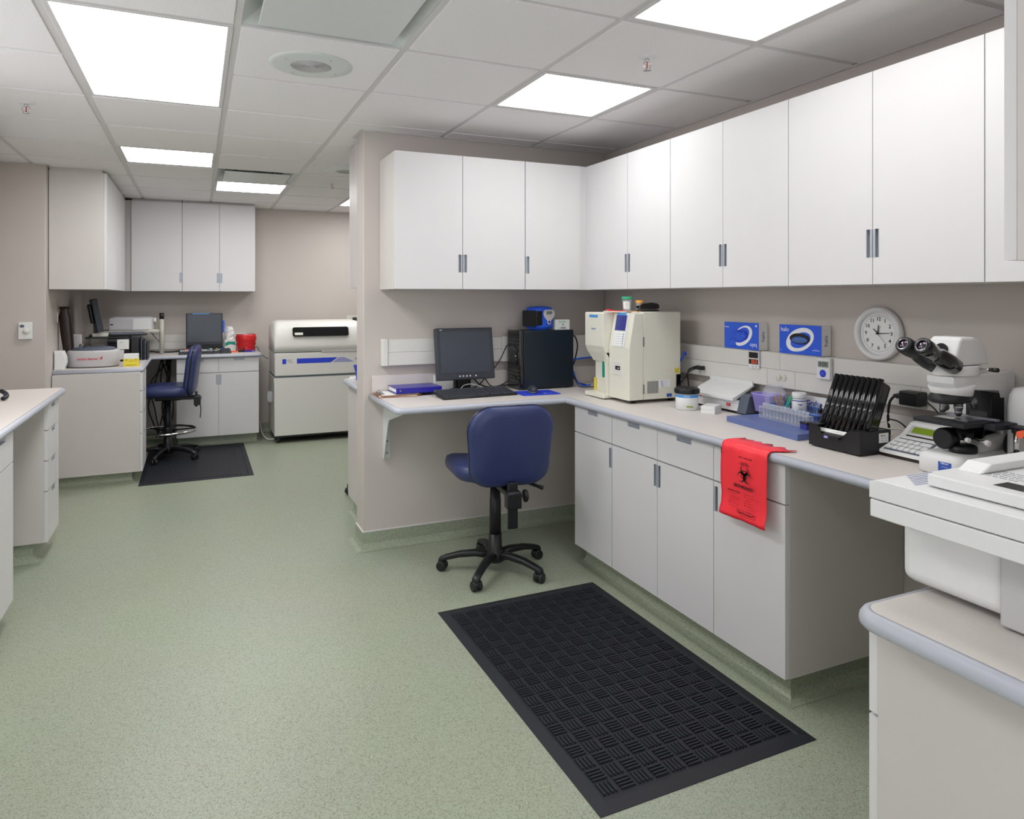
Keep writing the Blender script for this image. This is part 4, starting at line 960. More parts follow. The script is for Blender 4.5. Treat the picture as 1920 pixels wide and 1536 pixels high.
# ================================================================ on the right wall
def ell(a, b_, rot, n=40, cx=0, cy=0):
    r = math.radians(rot)
    return [(cx+a*math.cos(t)*math.cos(r)-b_*math.sin(t)*math.sin(r), cy+a*math.cos(t)*math.sin(r)+b_*math.sin(t)*math.cos(r)) for t in [2*math.pi*i/n for i in range(n)]]
def ringplate(outer, inner, o, uv, m, name, parent, th=.0005):
    b = MB(); F = frame(o, *uv); n = len(outer)
    v = [F @ Vector((p[0], p[1], z)) for z in (0, th) for q in (outer, inner) for p in q]
    f = []
    for i in range(n):
        j = (i+1) % n; f.append((2*n+i, 2*n+j, 3*n+j, 3*n+i)); f.append((i, j, 2*n+j, 2*n+i)); f.append((n+i, 3*n+i, 3*n+j, n+j))
    b._add(v, f); return b.done(name, m, parent)
def glovebox(label, y1, flip):
    # y1 = near (camera) side; width .240
    t = thing('glove_box', label, 'glove box', (2.518, y1+.12, 1.275), 0)
    MB().box(-.056, 0, -.12, .12, -.066, .066, bev=.0008).done('carton', 'paper', t)
    f = MB().box(-.0575, -.0565, -.12, .12, -.066, .066).done('blue_front', 'blue', t)
    o = (-.0577, 0, 0)
    if not flip:
        ringplate(ell(.082, .050, 20), ell(.060, .032, 20, cx=.004, cy=-.002), o, NX, 'inkwhite', 'white_swirl', f)
        plate(ell(.058, .025, -2, cx=.0, cy=.004), o, NX, 'ink', 'opening', f, .001)
        b = MB(); rd = random.Random(3)
        b.loft([[(x, y_, z_) for x, y_, z_ in [(-.0588-.003*k, .050*math.cos(a)*(1-.25*k), -.002+.018*math.sin(a)*(1-.35*k)+.002*rd.random()) for a in [2*math.pi*i/16 for i in range(16)]]] for k in (0, 1, 2)])
        b.done('glove', 'basket', t)
        text('lettering', 'halo', (-.0581, .087, .044), NX, .032, 'inkwhite', f, width=.046)
        text('small_print', '----------------------------', (-.0581, -.03, -.050), NX, .007, 'cyan', f, width=.12)
        text('small_print', 'S', (-.0581, .109, -.050), NX, .010, 'inkwhite', f)
        text('small_print', '------', (-.0581, -.09, -.035), NX, .008, 'inkwhite', f)
        MB().box(-.0583, -.0576, -.11, -.070, -.044, -.042).done('white_rule', 'inkwhite', f)
    else:
        ringplate(ell(.070, .044, 28, cx=.012), ell(.056, .032, 28, cx=.006, cy=.003), o, NX, 'inkwhite', 'white_swirl', f)
        plate(ell(.056, .030, 4, cx=.0, cy=.0), (-.0577, .005, 0), NX, 'pad', 'opening', f, .001)
        rd = random.Random(9); b = MB(); n = 18
        rings = []
        for k, (sc, dx) in enumerate(((1, 0), (.85, .006), (.6, .011), (.2, .014))):
            rings.append([(-.0588-dx-rd.uniform(0, .004), .005+.050*sc*math.cos(a)*rd.uniform(.85, 1.1), .026*sc*math.sin(a)*rd.uniform(.8, 1.15)) for a in [2*math.pi*i/n for i in range(n)]])
        b.loft(rings, smooth=False)
        b.box(-.066, -.059, .035, .075, -.052, -.02, bev=.004); b.done('glove', 'blue', t)
        text('lettering', 'halo', (-.0581, -.085, -.044), ((0, 1, 0), (0, 0, -1)), .032, 'inkwhite', f, width=.046)
        text('small_print', '------------------------', (-.0581, .055, .054), NX, .007, 'cyan', f, width=.11)
        MB().box(-.0583, -.0576, .085, .115, .040, .043).box(-.0583, -.0576, -.108, -.098, .046, .056).done('white_rule', 'inkwhite', f)
        text('small_print', '-- -- --', (-.0581, .098, .033), NX, .008, 'cyan', f)
    text('side_lettering', 'halo', (-.030, -.1202, .0), ((0, 0, 1), (-1, 0, 0)), .026, 'bluelcd', t, width=.046)
    text('small_print', '- - - - -', (-.018, -.1202, .0), ((0, 0, 1), (-1, 0, 0)), .006, 'inkgrey', t)
    return t
glovebox('blue glove box with crumpled glove, upside-down lettering, left of the two', 2.598, True)
glovebox('blue glove box with dark oval opening and upright lettering, next to the clock', 2.226, False)
t = thing('wall_clock', 'round white wall clock with black numerals and hands', 'clock', (2.519, 1.985, 1.319), 0)
Cf = frame((0, 0, 0), *NX)
MB().lathe([(.104, 0), (.108, .006), (.108, .018), (.103, .027), (.094, .029), (.086, .020), (.0855, .012)], 56, Cf, cap=False).done('rim', 'white', t)
MB().lathe([(.0001, .0105), (.087, .0105)], 56, Cf, cap=False).done('dial', 'paper', t)
ringplate(ell(.0725, .0725, 0, 60), ell(.0720, .0720, 0, 60), (-.0106, 0, 0), NX, 'inkgrey', 'minute_ring', t, .0002)
for h_ in range(1, 13):
    a = math.radians(90-30*h_); text('numeral', str(h_), (-.0108, -.0585*math.cos(a), .0585*math.sin(a)), NX, .021, 'ink', t, bold=.0003)
b = MB()
for i in range(60):
    a = math.radians(6*i); b.box(.073, .075 if i % 5 else .0775, -.0004, .0004, .0108, .0112, M4=Cf @ RZ(6*i))
b.done('minute_ticks', 'ink', t)
def hand(ang, L_, w_, z, back=.01, m='ink', nm='hand'):
    MB().prism([(-back, -w_), (L_*.9, -w_*.7), (L_, 0), (L_*.9, w_*.7), (-back, w_)], z, z+.0012, Cf @ RZ(90-ang)).done(nm, m, t)
hand(309, .031, .0022, .013, .004, nm='hour_hand'); hand(4, .036, .0024, .0145, .003, nm='alarm_hand'); hand(86, .056, .0016, .016, nm='minute_hand'); hand(136, .060, .0005, .0175, nm='second_hand')
MB().lathe([(.004, .012), (.004, .02), (.0001, .021)], 14, Cf).done('hub', 'ink', t)
text('small_print', '----', (-.0108, -.006, .027), NX, .008, 'inkgrey', t)
PX = XR-.001-.0445
t = thing('temperature_logger', 'small white thermometer unit with black window and orange display on the raceway', 'thermometer', (PX, 2.635, 1.165), 0)
MB().box(-.012, 0, -.033, .033, -.045, .040, bev=.003).done('case', 'white', t)
MB().box(-.0135, -.012, -.030, .030, .006, .034).done('display', 'ink', t)
MB().box(-.0135, -.012, -.030, .030, -.024, .0).done('lower_window', 'ink', t)
text('digits', '23.5', (-.0138, -.006, -.012), NX, .023, 'orangered', t, bold=.0012)
b = MB()
for y in (-.018, .004): b.lathe([(.005, 0), (.005, .002)], 10, frame((-.012, y, -.035), *NX))
b.done('button', 'grey', t)
t = thing('lab_timer', 'white lab timer with grey display and round blue button on the raceway', 'timer', (PX, 2.215, 1.158), 0)
MB().box(-.018, 0, -.036, .036, -.046, .046, bev=.004).done('case', 'white', t)
MB().box(-.0195, -.018, -.030, .026, .006, .032, bev=.001).done('display', 'lcdgrey', t)
text('digits', '0:00', (-.0198, -.002, .019), NX, .026, 'ink', t)
MB().lathe([(.016, 0), (.016, .002), (.014, .003)], 24, frame((-.018, 0, -.020), *NX)).done('button', 'pad', t)
text('small_print', '------', (-.0215, 0, -.020), NX, .006, 'inkwhite', t)
text('small_print', '-----', (-.0185, 0, .038), NX, .006, 'inkgrey', t)
def outlet(label, o, uv, mface='cream'):
    t = thing('power_outlet', label, 'outlet', o, 0, None)
    F = frame((0, 0, 0), *uv)
    for dx in (-.017, .017):
        r = MB().lathe([(.014, 0), (.014, .002), (.012, .003), (.0001, .003)], 24, F @ T(dx, 0, 0)).done('receptacle', mface, t)
        b = MB().box(dx-.008, dx-.002, .004, .0055, .0029, .0034, M4=F).box(dx-.008, dx-.002, -.0055, -.004, .0029, .0034, M4=F); b.lathe([(.0022, .0029), (.0022, .0034)], 10, F @ T(dx+.006, 0, 0)); b.done('slot', 'ink', r)
    return t
outlet('cream double outlet in the raceway below the right glove box', (PX-.0005, 2.47, 1.092), NX)
outlet('cream double outlet in the raceway behind the rocker and analyser', (PX-.0005, 3.03, 1.088), NX)
t = thing('power_plug', 'two black plugs with cable in the raceway beside the analyser', 'plug', (PX-.004, 3.03, 1.088), 0)
for dx in (-.017, .017):
    MB().loft([[(x, dx+p[0]*k, p[1]*k) for p in rrect(.024, .022, .006, 3)] for x, k in ((0, 1), (-.015, 1), (-.03, .75), (-.045, .45))]).done('plug_body', 'black', t)
MB().tube([(-.045, .017, 0), (-.075, .02, -.02), (-.06, .03, -.10), (-.05, .03, -.17), (-.06, .05, -.182)], .004, seg=8).tube([(-.045, -.017, 0), (-.08, .0, -.015), (-.085, .03, -.05), (-.09, .07, -.09)], .004, seg=8).done('cord', 'black', t)
t = thing('power_adapter', 'black power brick plugged into the raceway left of the microscope', 'adapter', (PX-.004, 1.80, 1.088), 0)
MB().box(-.055, -.0, -.052, .028, -.028, .026, bev=.006).done('brick', 'black', t)
MB().loft([[(-.02+p[0], y, p[1]) for p in rrect(.022*k, .020*k, .005*k, 3)] for y, k in ((.028, 1), (.055, 1), (.072, .5))]).done('plug_body', 'black', t)
MB().tube([(-.02, .07, -.002), (-.028, .085, -.03), (-.03, .09, -.09), (-.028, .085, -.15), (-.03, .10, -.178), (-.06, .11, -.178)], .005, seg=8).done('cord', 'black', t)
MB().tube([(-.03, -.05, -.005), (-.03, -.075, -.012), (-.03, -.11, -.04), (-.03, -.14, -.10), (-.0, -.16, -.17)], .003, seg=8).done('thin_cord', 'black', t)
cable('power_cable', 'black cable loop hanging behind the cell counter', [(2.44, 1.885, .995), (2.44, 1.84, .99), (2.44, 1.80, .96), (2.44, 1.77, .91)], .003)
cable('power_cable', 'thin cream cable looping on the worktop behind the black rack', [(2.40, 1.95, .91), (2.43, 1.93, .97), (2.44, 1.89, .985), (2.42, 1.85, .95), (2.40, 1.86, .915), (2.42, 1.80, .910), (2.44, 1.75, .915)], .003, 'cream')
cable('power_cable', 'cream cable arching from the rack to the cell counter', [(2.38, 1.90, .915), (2.41, 1.885, .955), (2.43, 1.83, .965), (2.44, 1.77, .95), (2.44, 1.72, .93)], .003, 'cream')
cable('network_cable', 'blue cable behind the right side of the analyser', [(2.46, 3.15, 1.15), (2.43, 3.12, 1.165), (2.41, 3.12, 1.13), (2.42, 3.16, 1.10)], .006, 'blue')
# ================================================================ biohazard bag
t = thing('biohazard_bag', 'red biohazard bag draped over the worktop edge', 'bag', (1.876, 2.035, .9065), 0)
rd = random.Random(4)
prof = [(.085, .002), (.05, .0022), (.02, .002), (.004, .001), (-.004, -.006), (-.008, -.02), (-.010, -.04), (-.012, -.09), (-.012, -.15), (-.008, -.20), (-.012, -.238), (-.020, -.262), (-.020, -.276)]
NY_ = 21; v = []; f = []
for th in (0, .0012):
    for i, (dx, dz) in enumerate(prof):
        for j in range(NY_):
            u = j/(NY_-1); y = .135-.240*u
            if i < 3: y += (.0 if u < .5 else -.04*(2-i)/2*(u-.5)*2)+(.012*math.sin(j*2.1) if i == 0 else 0)*0
            w = .003*math.sin(u*9+i*.5)*(i > 5)+.0016*math.sin(u*23+i)*(i > 3)
            ddx = (.012*math.sin(j*1.7)+.01*rd.random()) if i == 0 else 0
            v.append((dx+ddx-w*(i > 4)-th*(i > 3), y+(.008*(i-6)/6*(.5-u) if i > 6 else 0), dz+(th if i <= 3 else 0)+.0025*abs(math.sin(u*14+i))*(i < 3)))
k = len(prof)*NY_
for s in (0, 1):
    for i in range(len(prof)-1):
        for j in range(NY_-1):
            q = (s*k+i*NY_+j, s*k+i*NY_+j+1, s*k+(i+1)*NY_+j+1, s*k+(i+1)*NY_+j); f.append(q if s else q[::-1])
edge = [j for j in range(NY_)]+[i*NY_+NY_-1 for i in range(1, len(prof))]+[(len(prof)-1)*NY_+j for j in range(NY_-2, -1, -1)]+[i*NY_ for i in range(len(prof)-2, 0, -1)]
for a, c_ in zip(edge, edge[1:]+edge[:1]): f.append((a, c_, k+c_, k+a))
b = MB(); b._add(v, f, None, True); b.done('film', 'red', t)
bo = -.0195; yc = -.000
def crescent(cx, cy, dirn):
    R, r, off, n = .0195, .0150, .0042, 40; out = []; inn = []; F = []
    gap = 24
    for i in range(n+1):
        a = math.radians(dirn+gap+(360-2*gap)*i/n)
        out.append((cx+R*math.cos(a), cy+R*math.sin(a)))
        ox, oy = cx+off*math.cos(math.radians(dirn)), cy+off*math.sin(math.radians(dirn))
        inn.append((ox+r*math.cos(a)*1.0, oy+r*math.sin(a)*1.0))
    return out+inn[::-1]
Cc = (0, -.103); Fb = frame((bo, yc, 0), *NX); b = MB()
def strip(poly, z=0):
    n = len(poly)//2; o_ = poly[:n]; i_ = poly[n:][::-1]
    v = [Fb @ Vector((p[0], p[1], zz)) for zz in (z, z+.0004) for q in (o_, i_) for p in q]
    b._add(v, [(2*n+i, 2*n+i+1, 3*n+i+1, 3*n+i) for i in range(n-1)]+[(i, i+1, 2*n+i+1, 2*n+i) for i in range(n-1)]+[(n+i, n+i+1, 3*n+i+1, 3*n+i) for i in range(n-1)])
for dn in (90, 210, 330):
    a = math.radians(dn); strip(crescent(Cc[0]+.0178*math.cos(a), Cc[1]+.0178*math.sin(a), dn))
    arc1 = arc(Cc[0], Cc[1], .0172, dn-38, dn+38, 10); arc2 = arc(Cc[0], Cc[1], .0140, dn-38, dn+38, 10)
    strip(arc1+arc2[::-1], .0001)
b.done('biohazard_symbol', 'ink', t)
text('lettering', 'BIOHAZARD', (bo, .004, -.150), NX, .020, 'ink', t, width=.100, bold=.0003)
text('small_print', 'APPLY LABEL HERE', (bo, -.005, -.040), NX, .008, 'inkred', t, width=.070)
text('small_print', 'BIOHAZARD\nCONTROL SYSTEM', (bo, -.0, -.062), NX, .007, 'ink', t, width=.052)
text('small_print', 'INSTRUCTIONS:\n1. ----- ----- --\n   --- --------- -- ---\n   -------- --- --- --\n   ----- ------\n2. ------ --- ------\n   ------- --- ----', (bo, .088, -.202), NX, .0062, 'inkred', t, width=.066, align='LEFT').location.y = .0
text('small_print', '---------- --:\n1. --- ----- ---- ----\n   -------\n2. ------ ----\n3. --- ------- -- ---\n   -------- --- --\n   ---------', (bo, .000, -.204), NX, .0062, 'inkred', t, width=.072, align='LEFT')
text('lettering', 'Clear Protection\u2122', (bo, -.008, -.247), NX, .013, 'ink', t, width=.084, bold=.0002)
b = MB(); rr = rrect(.096, .020, .006, 4); ri = rrect(.0940, .0180, .0055, 4)
n_ = len(rr); Fr2 = frame((bo, -.008, -.247), *NX)
b._add([Fr2 @ Vector((p[0], p[1], 0)) for p in rr+ri], [(i, (i+1) % n_, n_+(i+1) % n_, n_+i) for i in range(n_)]); b.done('text_frame', 'ink', t, fix=False)
MB().box(bo-.0004, bo, .122, .126, -.045, -.022).done('black_mark', 'ink', t)
# ================================================================ printer on the peninsula
t = thing('fax_printer', 'large white fax and laser printer on the peninsula worktop', 'printer', (1.18, .955, ZC), 0)
# local x to the right, y negative towards the camera
MB().box(.070, .50, -.60, -.012, .012, .139, bev=.022, seg=4).done('lower_body', 'white', t)
MB().box(.060, .30, -.60, -.205, .004, .128, bev=.004).done('side_cover', 'grey', t)
MB().box(.002, .52, -.62, 0, .139, .173, bev=.003).done('middle_deck', 'white', t)
MB().loft([[(.0, 0, .175), (.52, 0, .175), (.52, -.62, .175), (0, -.62, .175)], [(.002, -.002, .202), (.52, -.002, .226), (.52, -.62, .226), (.002, -.62, .209)]], smooth=False)
Fz = Matrix(((0, 0, 1, 0), (-1, 0, 0, 0), (0, 1, 0, 0), (0, 0, 0, 1)))
MB().prism([(0, .1755), (0, .206), (.018, .2125), (.62, .2125), (.62, .1755)], 0, .52, Fz, bev=.002).done('top_deck', 'white', t)
MB().box(.044, .53, -.262, -.087, .2142, .236, bev=.003).done('document_cover', 'white', t)
MB().box(.12, .53, -.60, -.28, .2142, .245, bev=.004).done('scanner_lid', 'white', t)
MB().prism([(.125, .2362), (.155, .252), (.53, .252), (.53, .2362)], -.135, -.088, Matrix(((1, 0, 0, 0), (0, 0, 1, 0), (0, 1, 0, 0), (0, 0, 0, 1))), bev=.004).done('lid_hump', 'white', t)
b = MB()
for i in range(7): b.box(.03+(6-i)*.008, .15, -.024-i*.0085, -.021-i*.0085, .2126, .2132)
b.done('key_legend', 'legend', t)
for i, s in enumerate(('------ --- ----- --- ----', '---- -------- ----- -----', '----- ----- ------ ---', '-- --- ----- --- -----', '--- --- ---- -----')): text('small_print', s, (.25-i*.0, -.13-i*.016, .2364), ((.35, -.94, 0), (.94, .35, 0)), .011, 'inkgrey', t) if False else text('small_print', s, (.185-i*.013, -.165, .2364), ((0, -1, 0), (1, 0, 0)), .010, 'inkgrey', t, width=.075-.005*i)
for i in range(5): text('small_print', '||||||||||||||||||||', (.110-i*.008, -.215, .2364), ((0, -1, 0), (1, 0, 0)), .008, 'ink', t, width=.055)
# ================================================================ back corner
ZC2 = .9055
t = thing('centrifuge', 'grey bench centrifuge with red lettering in the back corner', 'centrifuge', (-.755, 6.62, ZC2), 0)
def dsh(k, z, e=0): return [(p[0]*k, p[1]*k, z) for p in [(.185*math.cos(a), -.02-.15*max(0, math.sin(a))**.8 if math.sin(a) > 0 else .12*min(1, -math.sin(a)*1.6)) for a in [2*math.pi*i/36 for i in range(36)]]]
MB().loft([dsh(.97, .006), dsh(1, .012), dsh(1, .122), dsh(.98, .132), dsh(.9, .136)]).done('case', 'grey', t)
MB().loft([dsh(.82, .137), dsh(.80, .150), dsh(.6, .158), dsh(.2, .16)]).done('lid', 'dgrey', t)
MB().loft([dsh(.95, 0), dsh(.95, .006)]).done('foot', 'black', t)
MB().prism([(.17, -.06), (.215, -.03), (.21, .03), (.16, .05)], .05, .125).done('control_wing', 'grey', t)
text('lettering', 'StatSpin Express', (-.03, -.1725, .072), NY, .024, 'inkredl', t, width=.145, bold=.0006, shear=.25)
text('lettering', '4', (.065, -.1725, .076), NY, .038, 'inkredl', t, bold=.0010, shear=.2)
t = thing('label_carton', 'yellow and white carton at the worktop corner beside the grey centrifuge', 'box', (-.48, 6.50, ZC2), 0)
MB().box(-.055, .055, -.03, .05, 0, .062, bev=.001).done('carton', 'yellow', t)
MB().box(-.052, .052, -.031, .051, .062, .100, bev=.001).done('white_lid', 'paper', t)
text('lettering', '* ---- *\n--------', (0, -.0305, .03), NY, .018, 'ink', t, width=.08)
t = thing('wall_dispenser', 'small white rounded dispenser at the left end of the back worktop', 'dispenser', (-.965, 6.42, ZC2), 0)
MB().prism([(-.03, 0), (.035, 0), (.05, .05), (.048, .09), (.03, .145), (-.03, .145)], -.05, .05, Matrix(((1, 0, 0, 0), (0, 0, 1, 0), (0, 1, 0, 0), (0, 0, 0, 1))), bev=.006).done('body', 'white', t)
MB().box(-.028, -.022, -.0525, -.05, .02, .12).done('seam', 'grey', t)
t = thing('film_sleeve', 'tall dark brown plastic sleeve leaning on the wall in the back corner', 'sleeve', (-.925, 6.60, ZC2), 0)
MB().loft([[(cx+p[0]*w_, p[1]*.7*w_, z) for p in rrect(1, .9, .35, 4)] for cx, w_, z in ((.0, .07, .0), (-.003, .075, .12), (-.018, .088, .28), (-.028, .088, .40), (-.032, .062, .455), (-.032, .078, .485))]).done('sleeve', 'brown', t)
MB().box(-.078, -.070, -.045, -.04, .36, .44, bev=.003).done('white_edge', 'paper', t)
t = thing('desk_phone', 'grey and white device standing behind the grey centrifuge', 'device', (-.925, 6.88, ZC2), 6)
MB().box(-.05, .05, -.03, .05, 0, .25, bev=.01).done('body', 'grey', t)
MB().box(-.052, -.035, -.036, -.03, .10, .24).done('dark_edge', 'ink', t)
MB().prism([(.0, .10), (.05, .17), (.10, .11), (.085, .07), (.02, .04)], -.07, -.035, Matrix(((1, 0, 0, 0), (0, 0, 1, 0), (0, 1, 0, 0), (0, 0, 0, 1))), bev=.005).done('handset', 'white', t)
cable('coiled_cord', 'black wire loops on top of the grey centrifuge', [(-.86, 6.66, 1.066), (-.85, 6.60, 1.085), (-.82, 6.58, 1.068), (-.80, 6.6, 1.09), (-.78, 6.64, 1.068)], .004)
t = thing('computer_tower', 'black desktop computer standing behind the yellow carton', 'computer', (-.60, 7.13, ZC2), 0)
MB().box(-.10, .075, -.14, .30, .0, .20, bev=.004).done('case', 'gloss', t)
MB().box(.08, .14, -.14, .28, .0, .205, bev=.004).done('side_case', 'black', t)
plate(rrect(.09, .085, .002), (.02, -.1405, .15), NY, 'paper', 'label', t)
text('small_print', 'RX  ---\n-- -- -\n- ----', (.02, -.1412, .15), NY, .016, 'inkgrey', t)
MB().box(-.27, .06, -.10, .30, .201, .215, bev=.002).done('keyboard_shelf', 'black', t)
t = keyboard('dark keyboard lying on the black computer under the riser shelf', (-.56, 7.18, ZC2+.2165), 8, .30, .13, 'dgrey', 'black')
tag(MB().prism(rrect(.12, .05, .004), 0, .028).done('note_pad', 'yellow'), 'pale yellow note pad stack beside the dark keyboard', 'note pad')
bpy.data.objects['note_pad'].location = (-.765, 7.12, ZC2+.2165); bpy.data.objects['note_pad'].data.materials[0] = M['cream']
t = thing('computer_monitor', 'black monitor seen edge-on in the back corner', 'monitor', (-.80, 7.22, ZC2+.2165), 99)
Mq = T(0, 0, .17) @ RX(-10)
MB().box(-.18, .18, -.02, .03, -.13, .16, bev=.006, M4=Mq).done('housing', 'speck', t)
MB().box(-.16, .16, -.0215, -.02, -.10, .14, M4=Mq).done('screen', 'screen', t)
MB().box(-.10, .10, .03, .06, -.05, .12, bev=.01, M4=Mq).done('rear_cover', 'black', t)
MB().box(-.03, .03, .0, .03, .0, .15).box(-.08, .08, -.05, .06, 0, .012, bev=.003).done('stand', 'black', t)
t = thing('riser_shelf', 'beige riser shelf on a post with black cap above the back worktop', 'shelf', (-.31, 7.78, ZC2), 0)
b = MB(); b.cyl((0, 0, 0), (0, 0, .345), .021, seg=20); b.done('post', 'greige', t)
MB().cyl((0, 0, .345), (0, 0, .405), .0215, seg=20).done('post_cap', 'black', t)
MB().box(-.52, -.015, -.25, .2, .222, .242, bev=.003).done('shelf_board', 'greige', t)
MB().tube([(-.02, 0, .12), (-.10, 0, .222)], .005, seg=6).done('brace', 'steel', t)
MB().box(-.50, -.48, .1, .12, 0, .222).done('rear_leg', 'steel', t)
t = thing('desktop_printer', 'grey flatbed printer on the riser shelf', 'printer', (-.555, 7.72, ZC2+.2425), 0)
MB().box(-.19, .18, -.16, .2, .01, .118, bev=.006).done('body', 'grey', t)
MB().box(.01, .165, -.163, -.16, .012, .112, bev=.001).done('front_door', 'white', t)
MB().box(-.17, .165, -.15, .18, .118, .126, bev=.003).box(-.19, .15, -.17, -.16, .003, .010).done('lid', 'grey', t)
MB().box(.182, .20, -.1, .1, .08, .115, bev=.003).done('side_tab', 'white', t)
text('lettering', '-------', (-.10, -.1605, .095), NY, .016, 'inkgrey', t)
MB().box(-.18, -.155, -.163, -.16, .055, .065).done('power_button', 'ink', t)
tag(MB().box(-.415, -.335, 7.54, 7.60, ZC2+.2425, ZC2+.2525).done('sticky_notes', 'cream'), 'cream pad of notes at the right end of the riser shelf', 'note pad')
t = thing('paper_sorter', 'row of dark folders standing beside the black computer', 'folders', (-.425, 7.2, ZC2), 0)
for i in range(4): MB().box(-.025+i*.015, -.016+i*.015, -.10, .18, 0, .19-.01*i).done('folder', 'black' if i % 2 else 'dgrey', t)
t = thing('spray_bottle', 'small white bottle with blue label at the left of the back worktop bend', 'bottle', (-.455, 7.62, ZC2), 0)
MB().lathe([(.028, 0), (.03, .004), (.03, .085), (.016, .105), (.016, .112)], 20).done('bottle', 'white', t)
MB().lathe([(.0305, .02), (.0305, .075)], 20, cap=False).done('label', 'blue', t)
MB().lathe([(.017, .11), (.015, .125)], 16).done('cap', 'white', t)
t = thing('computer_monitor', 'black touch screen monitor with turquoise label on the back worktop', 'monitor', (.078, 7.86, ZC2), 0)
MB().box(-.172, .172, -.02, .03, .07, .395, bev=.005).done('housing', 'speck', t)
MB().box(-.158, .158, -.0215, -.02, .105, .385).done('screen', 'screen', t)
MB().box(-.11, .045, -.023, -.0215, .387, .396).done('turquoise_label', 'cyan', t)
MB().box(-.172, .172, -.02, .02, .0, .068, bev=.004).box(-.11, .06, -.06, -.02, .03, .055).done('base', 'black', t)
MB().box(.172, .188, -.01, .02, .20, .32, bev=.002).done('card_reader', 'blue', t)
cols = {('4', 3): 'orangered'}
def pk(r_, u):
    if r_ == 5:
        for a, c_, n_ in ((.10, .16, 'orangered'), (.17, .21, 'blue'), (.27, .43, 'white'), (.50, .54, 'teal'), (.54, .58, 'orangered'), (.58, .62, 'white'), (.62, .66, 'redtape'), (.68, .72, 'yellow'), (.74, .81, 'blue')):
            if a < u < c_: return n_
    if r_ == 4:
        if .72 < u < .78: return 'yellow'
        if u < .5: return 'grey'
    if r_ == 3 and u < .72: return 'grey'
    return None
t = keyboard('black keyboard with coloured keys in front of the turquoise-labelled monitor', (.083, 7.66, ZC2), 1, .475, .20, 'speck', 'black', pk, 12)
t = thing('red_tape_tub', 'tub wrapped in red film at the right end of the back worktop', 'tub', (.475, 7.86, ZC2), 0)
rd = random.Random(2)
MB().loft([[((r_+rd.uniform(-.006, .006))*math.cos(a), (r_+rd.uniform(-.006, .006))*math.sin(a), z+rd.uniform(-.003, .003)) for a in [2*math.pi*i/22 for i in range(22)]] for r_, z in ((.082, .006), (.088, .03), (.086, .05), (.094, .07), (.090, .09), (.098, .11), (.102, .135), (.098, .155), (.094, .175), (.085, .176))], cap=False).done('red_film', 'redtape', t)
MB().lathe([(.0001, 0), (.08, 0), (.088, .17), (.084, .172), (.078, .005), (.0001, .004)], 28, cap=False).done('tub', 'white', t)
t = thing('tissue_box', 'white and green tissue box with tissue beside the touch screen monitor', 'box', (.325, 7.97, ZC2), 0)
MB().box(-.055, .055, -.055, .055, 0, .12, bev=.002).done('carton', 'paper', t)
MB().prism([(-.05, .05), (.0, .07), (.05, .06), (.05, .095), (-.02, .10), (-.05, .085)], 0, .0006, frame((0, -.0552, 0), *NY)).done('green_print', 'teal', t)
crumple('white tissue pulled from the tissue box', (.315, 7.97, ZC2+.121), .05, .03, .13, 'paper', 8, 'tissue', 'tissue')
tag(MB().prism(rrect(.09, .06, .01), 0, .012).done('pink_notes', 'orangered'), 'pink-orange pad lying in front of the red tub', 'note pad').location = (.355, 7.72, ZC2)
t = thing('tape_dispenser', 'small black tape dispenser in front of the red tub', 'tape dispenser', (.425, 7.70, ZC2), 10)
MB().box(-.035, .03, -.012, .012, 0, .02, bev=.004).done('base', 'black', t)
MB().lathe([(.010, -.008), (.02, -.008), (.02, .008), (.010, .008)], 18, T(.005, 0, .026) @ RX(90), cap=False).done('roll', 'gloss', t)
t = thing('purple_carton', 'flat purple carton under the front of the red tub', 'box', (.50, 7.715, ZC2), 4)
MB().box(-.05, .05, -.03, .03, 0, .018, bev=.001).done('carton', 'navy', t)
text('small_print', '123', (.03, -.0306, .009), NY, .014, 'inkwhite', t)
cable('power_cable', 'black cable lying behind the riser post', [(-.46, 7.9, .918), (-.40, 7.88, .925), (-.34, 7.9, .915), (-.2, 7.92, .915), (-.1, 7.9, .93), (-.05, 7.88, .915)], .008)
b = MB()
rd = random.Random(6)
for i in range(9):
    x = -.32+rd.uniform(-.12, .12); b.tube([(-.33+i*.015, 8.02, .86), (min(x, -.2), 7.95, .6), (min(-.19, x+rd.uniform(-.06, .06)), 7.95, .35), (min(-.19, x+rd.uniform(-.15, .15)), 7.9, .06)], .006)
tag(b.done('cable_bundle', 'black'), 'bundle of black cables hanging under the back worktop', 'cables')
t = thing('computer_tower', 'dark computer tower on the floor behind the drafting chair', 'computer', (-.60, 7.6, .002), 0)
MB().box(-.10, .10, -.22, .22, .01, .44, bev=.006).done('case', 'black', t)
MB().box(-.08, .08, -.225, -.22, .05, .42, bev=.002).done('front_bezel', 'gloss', t)
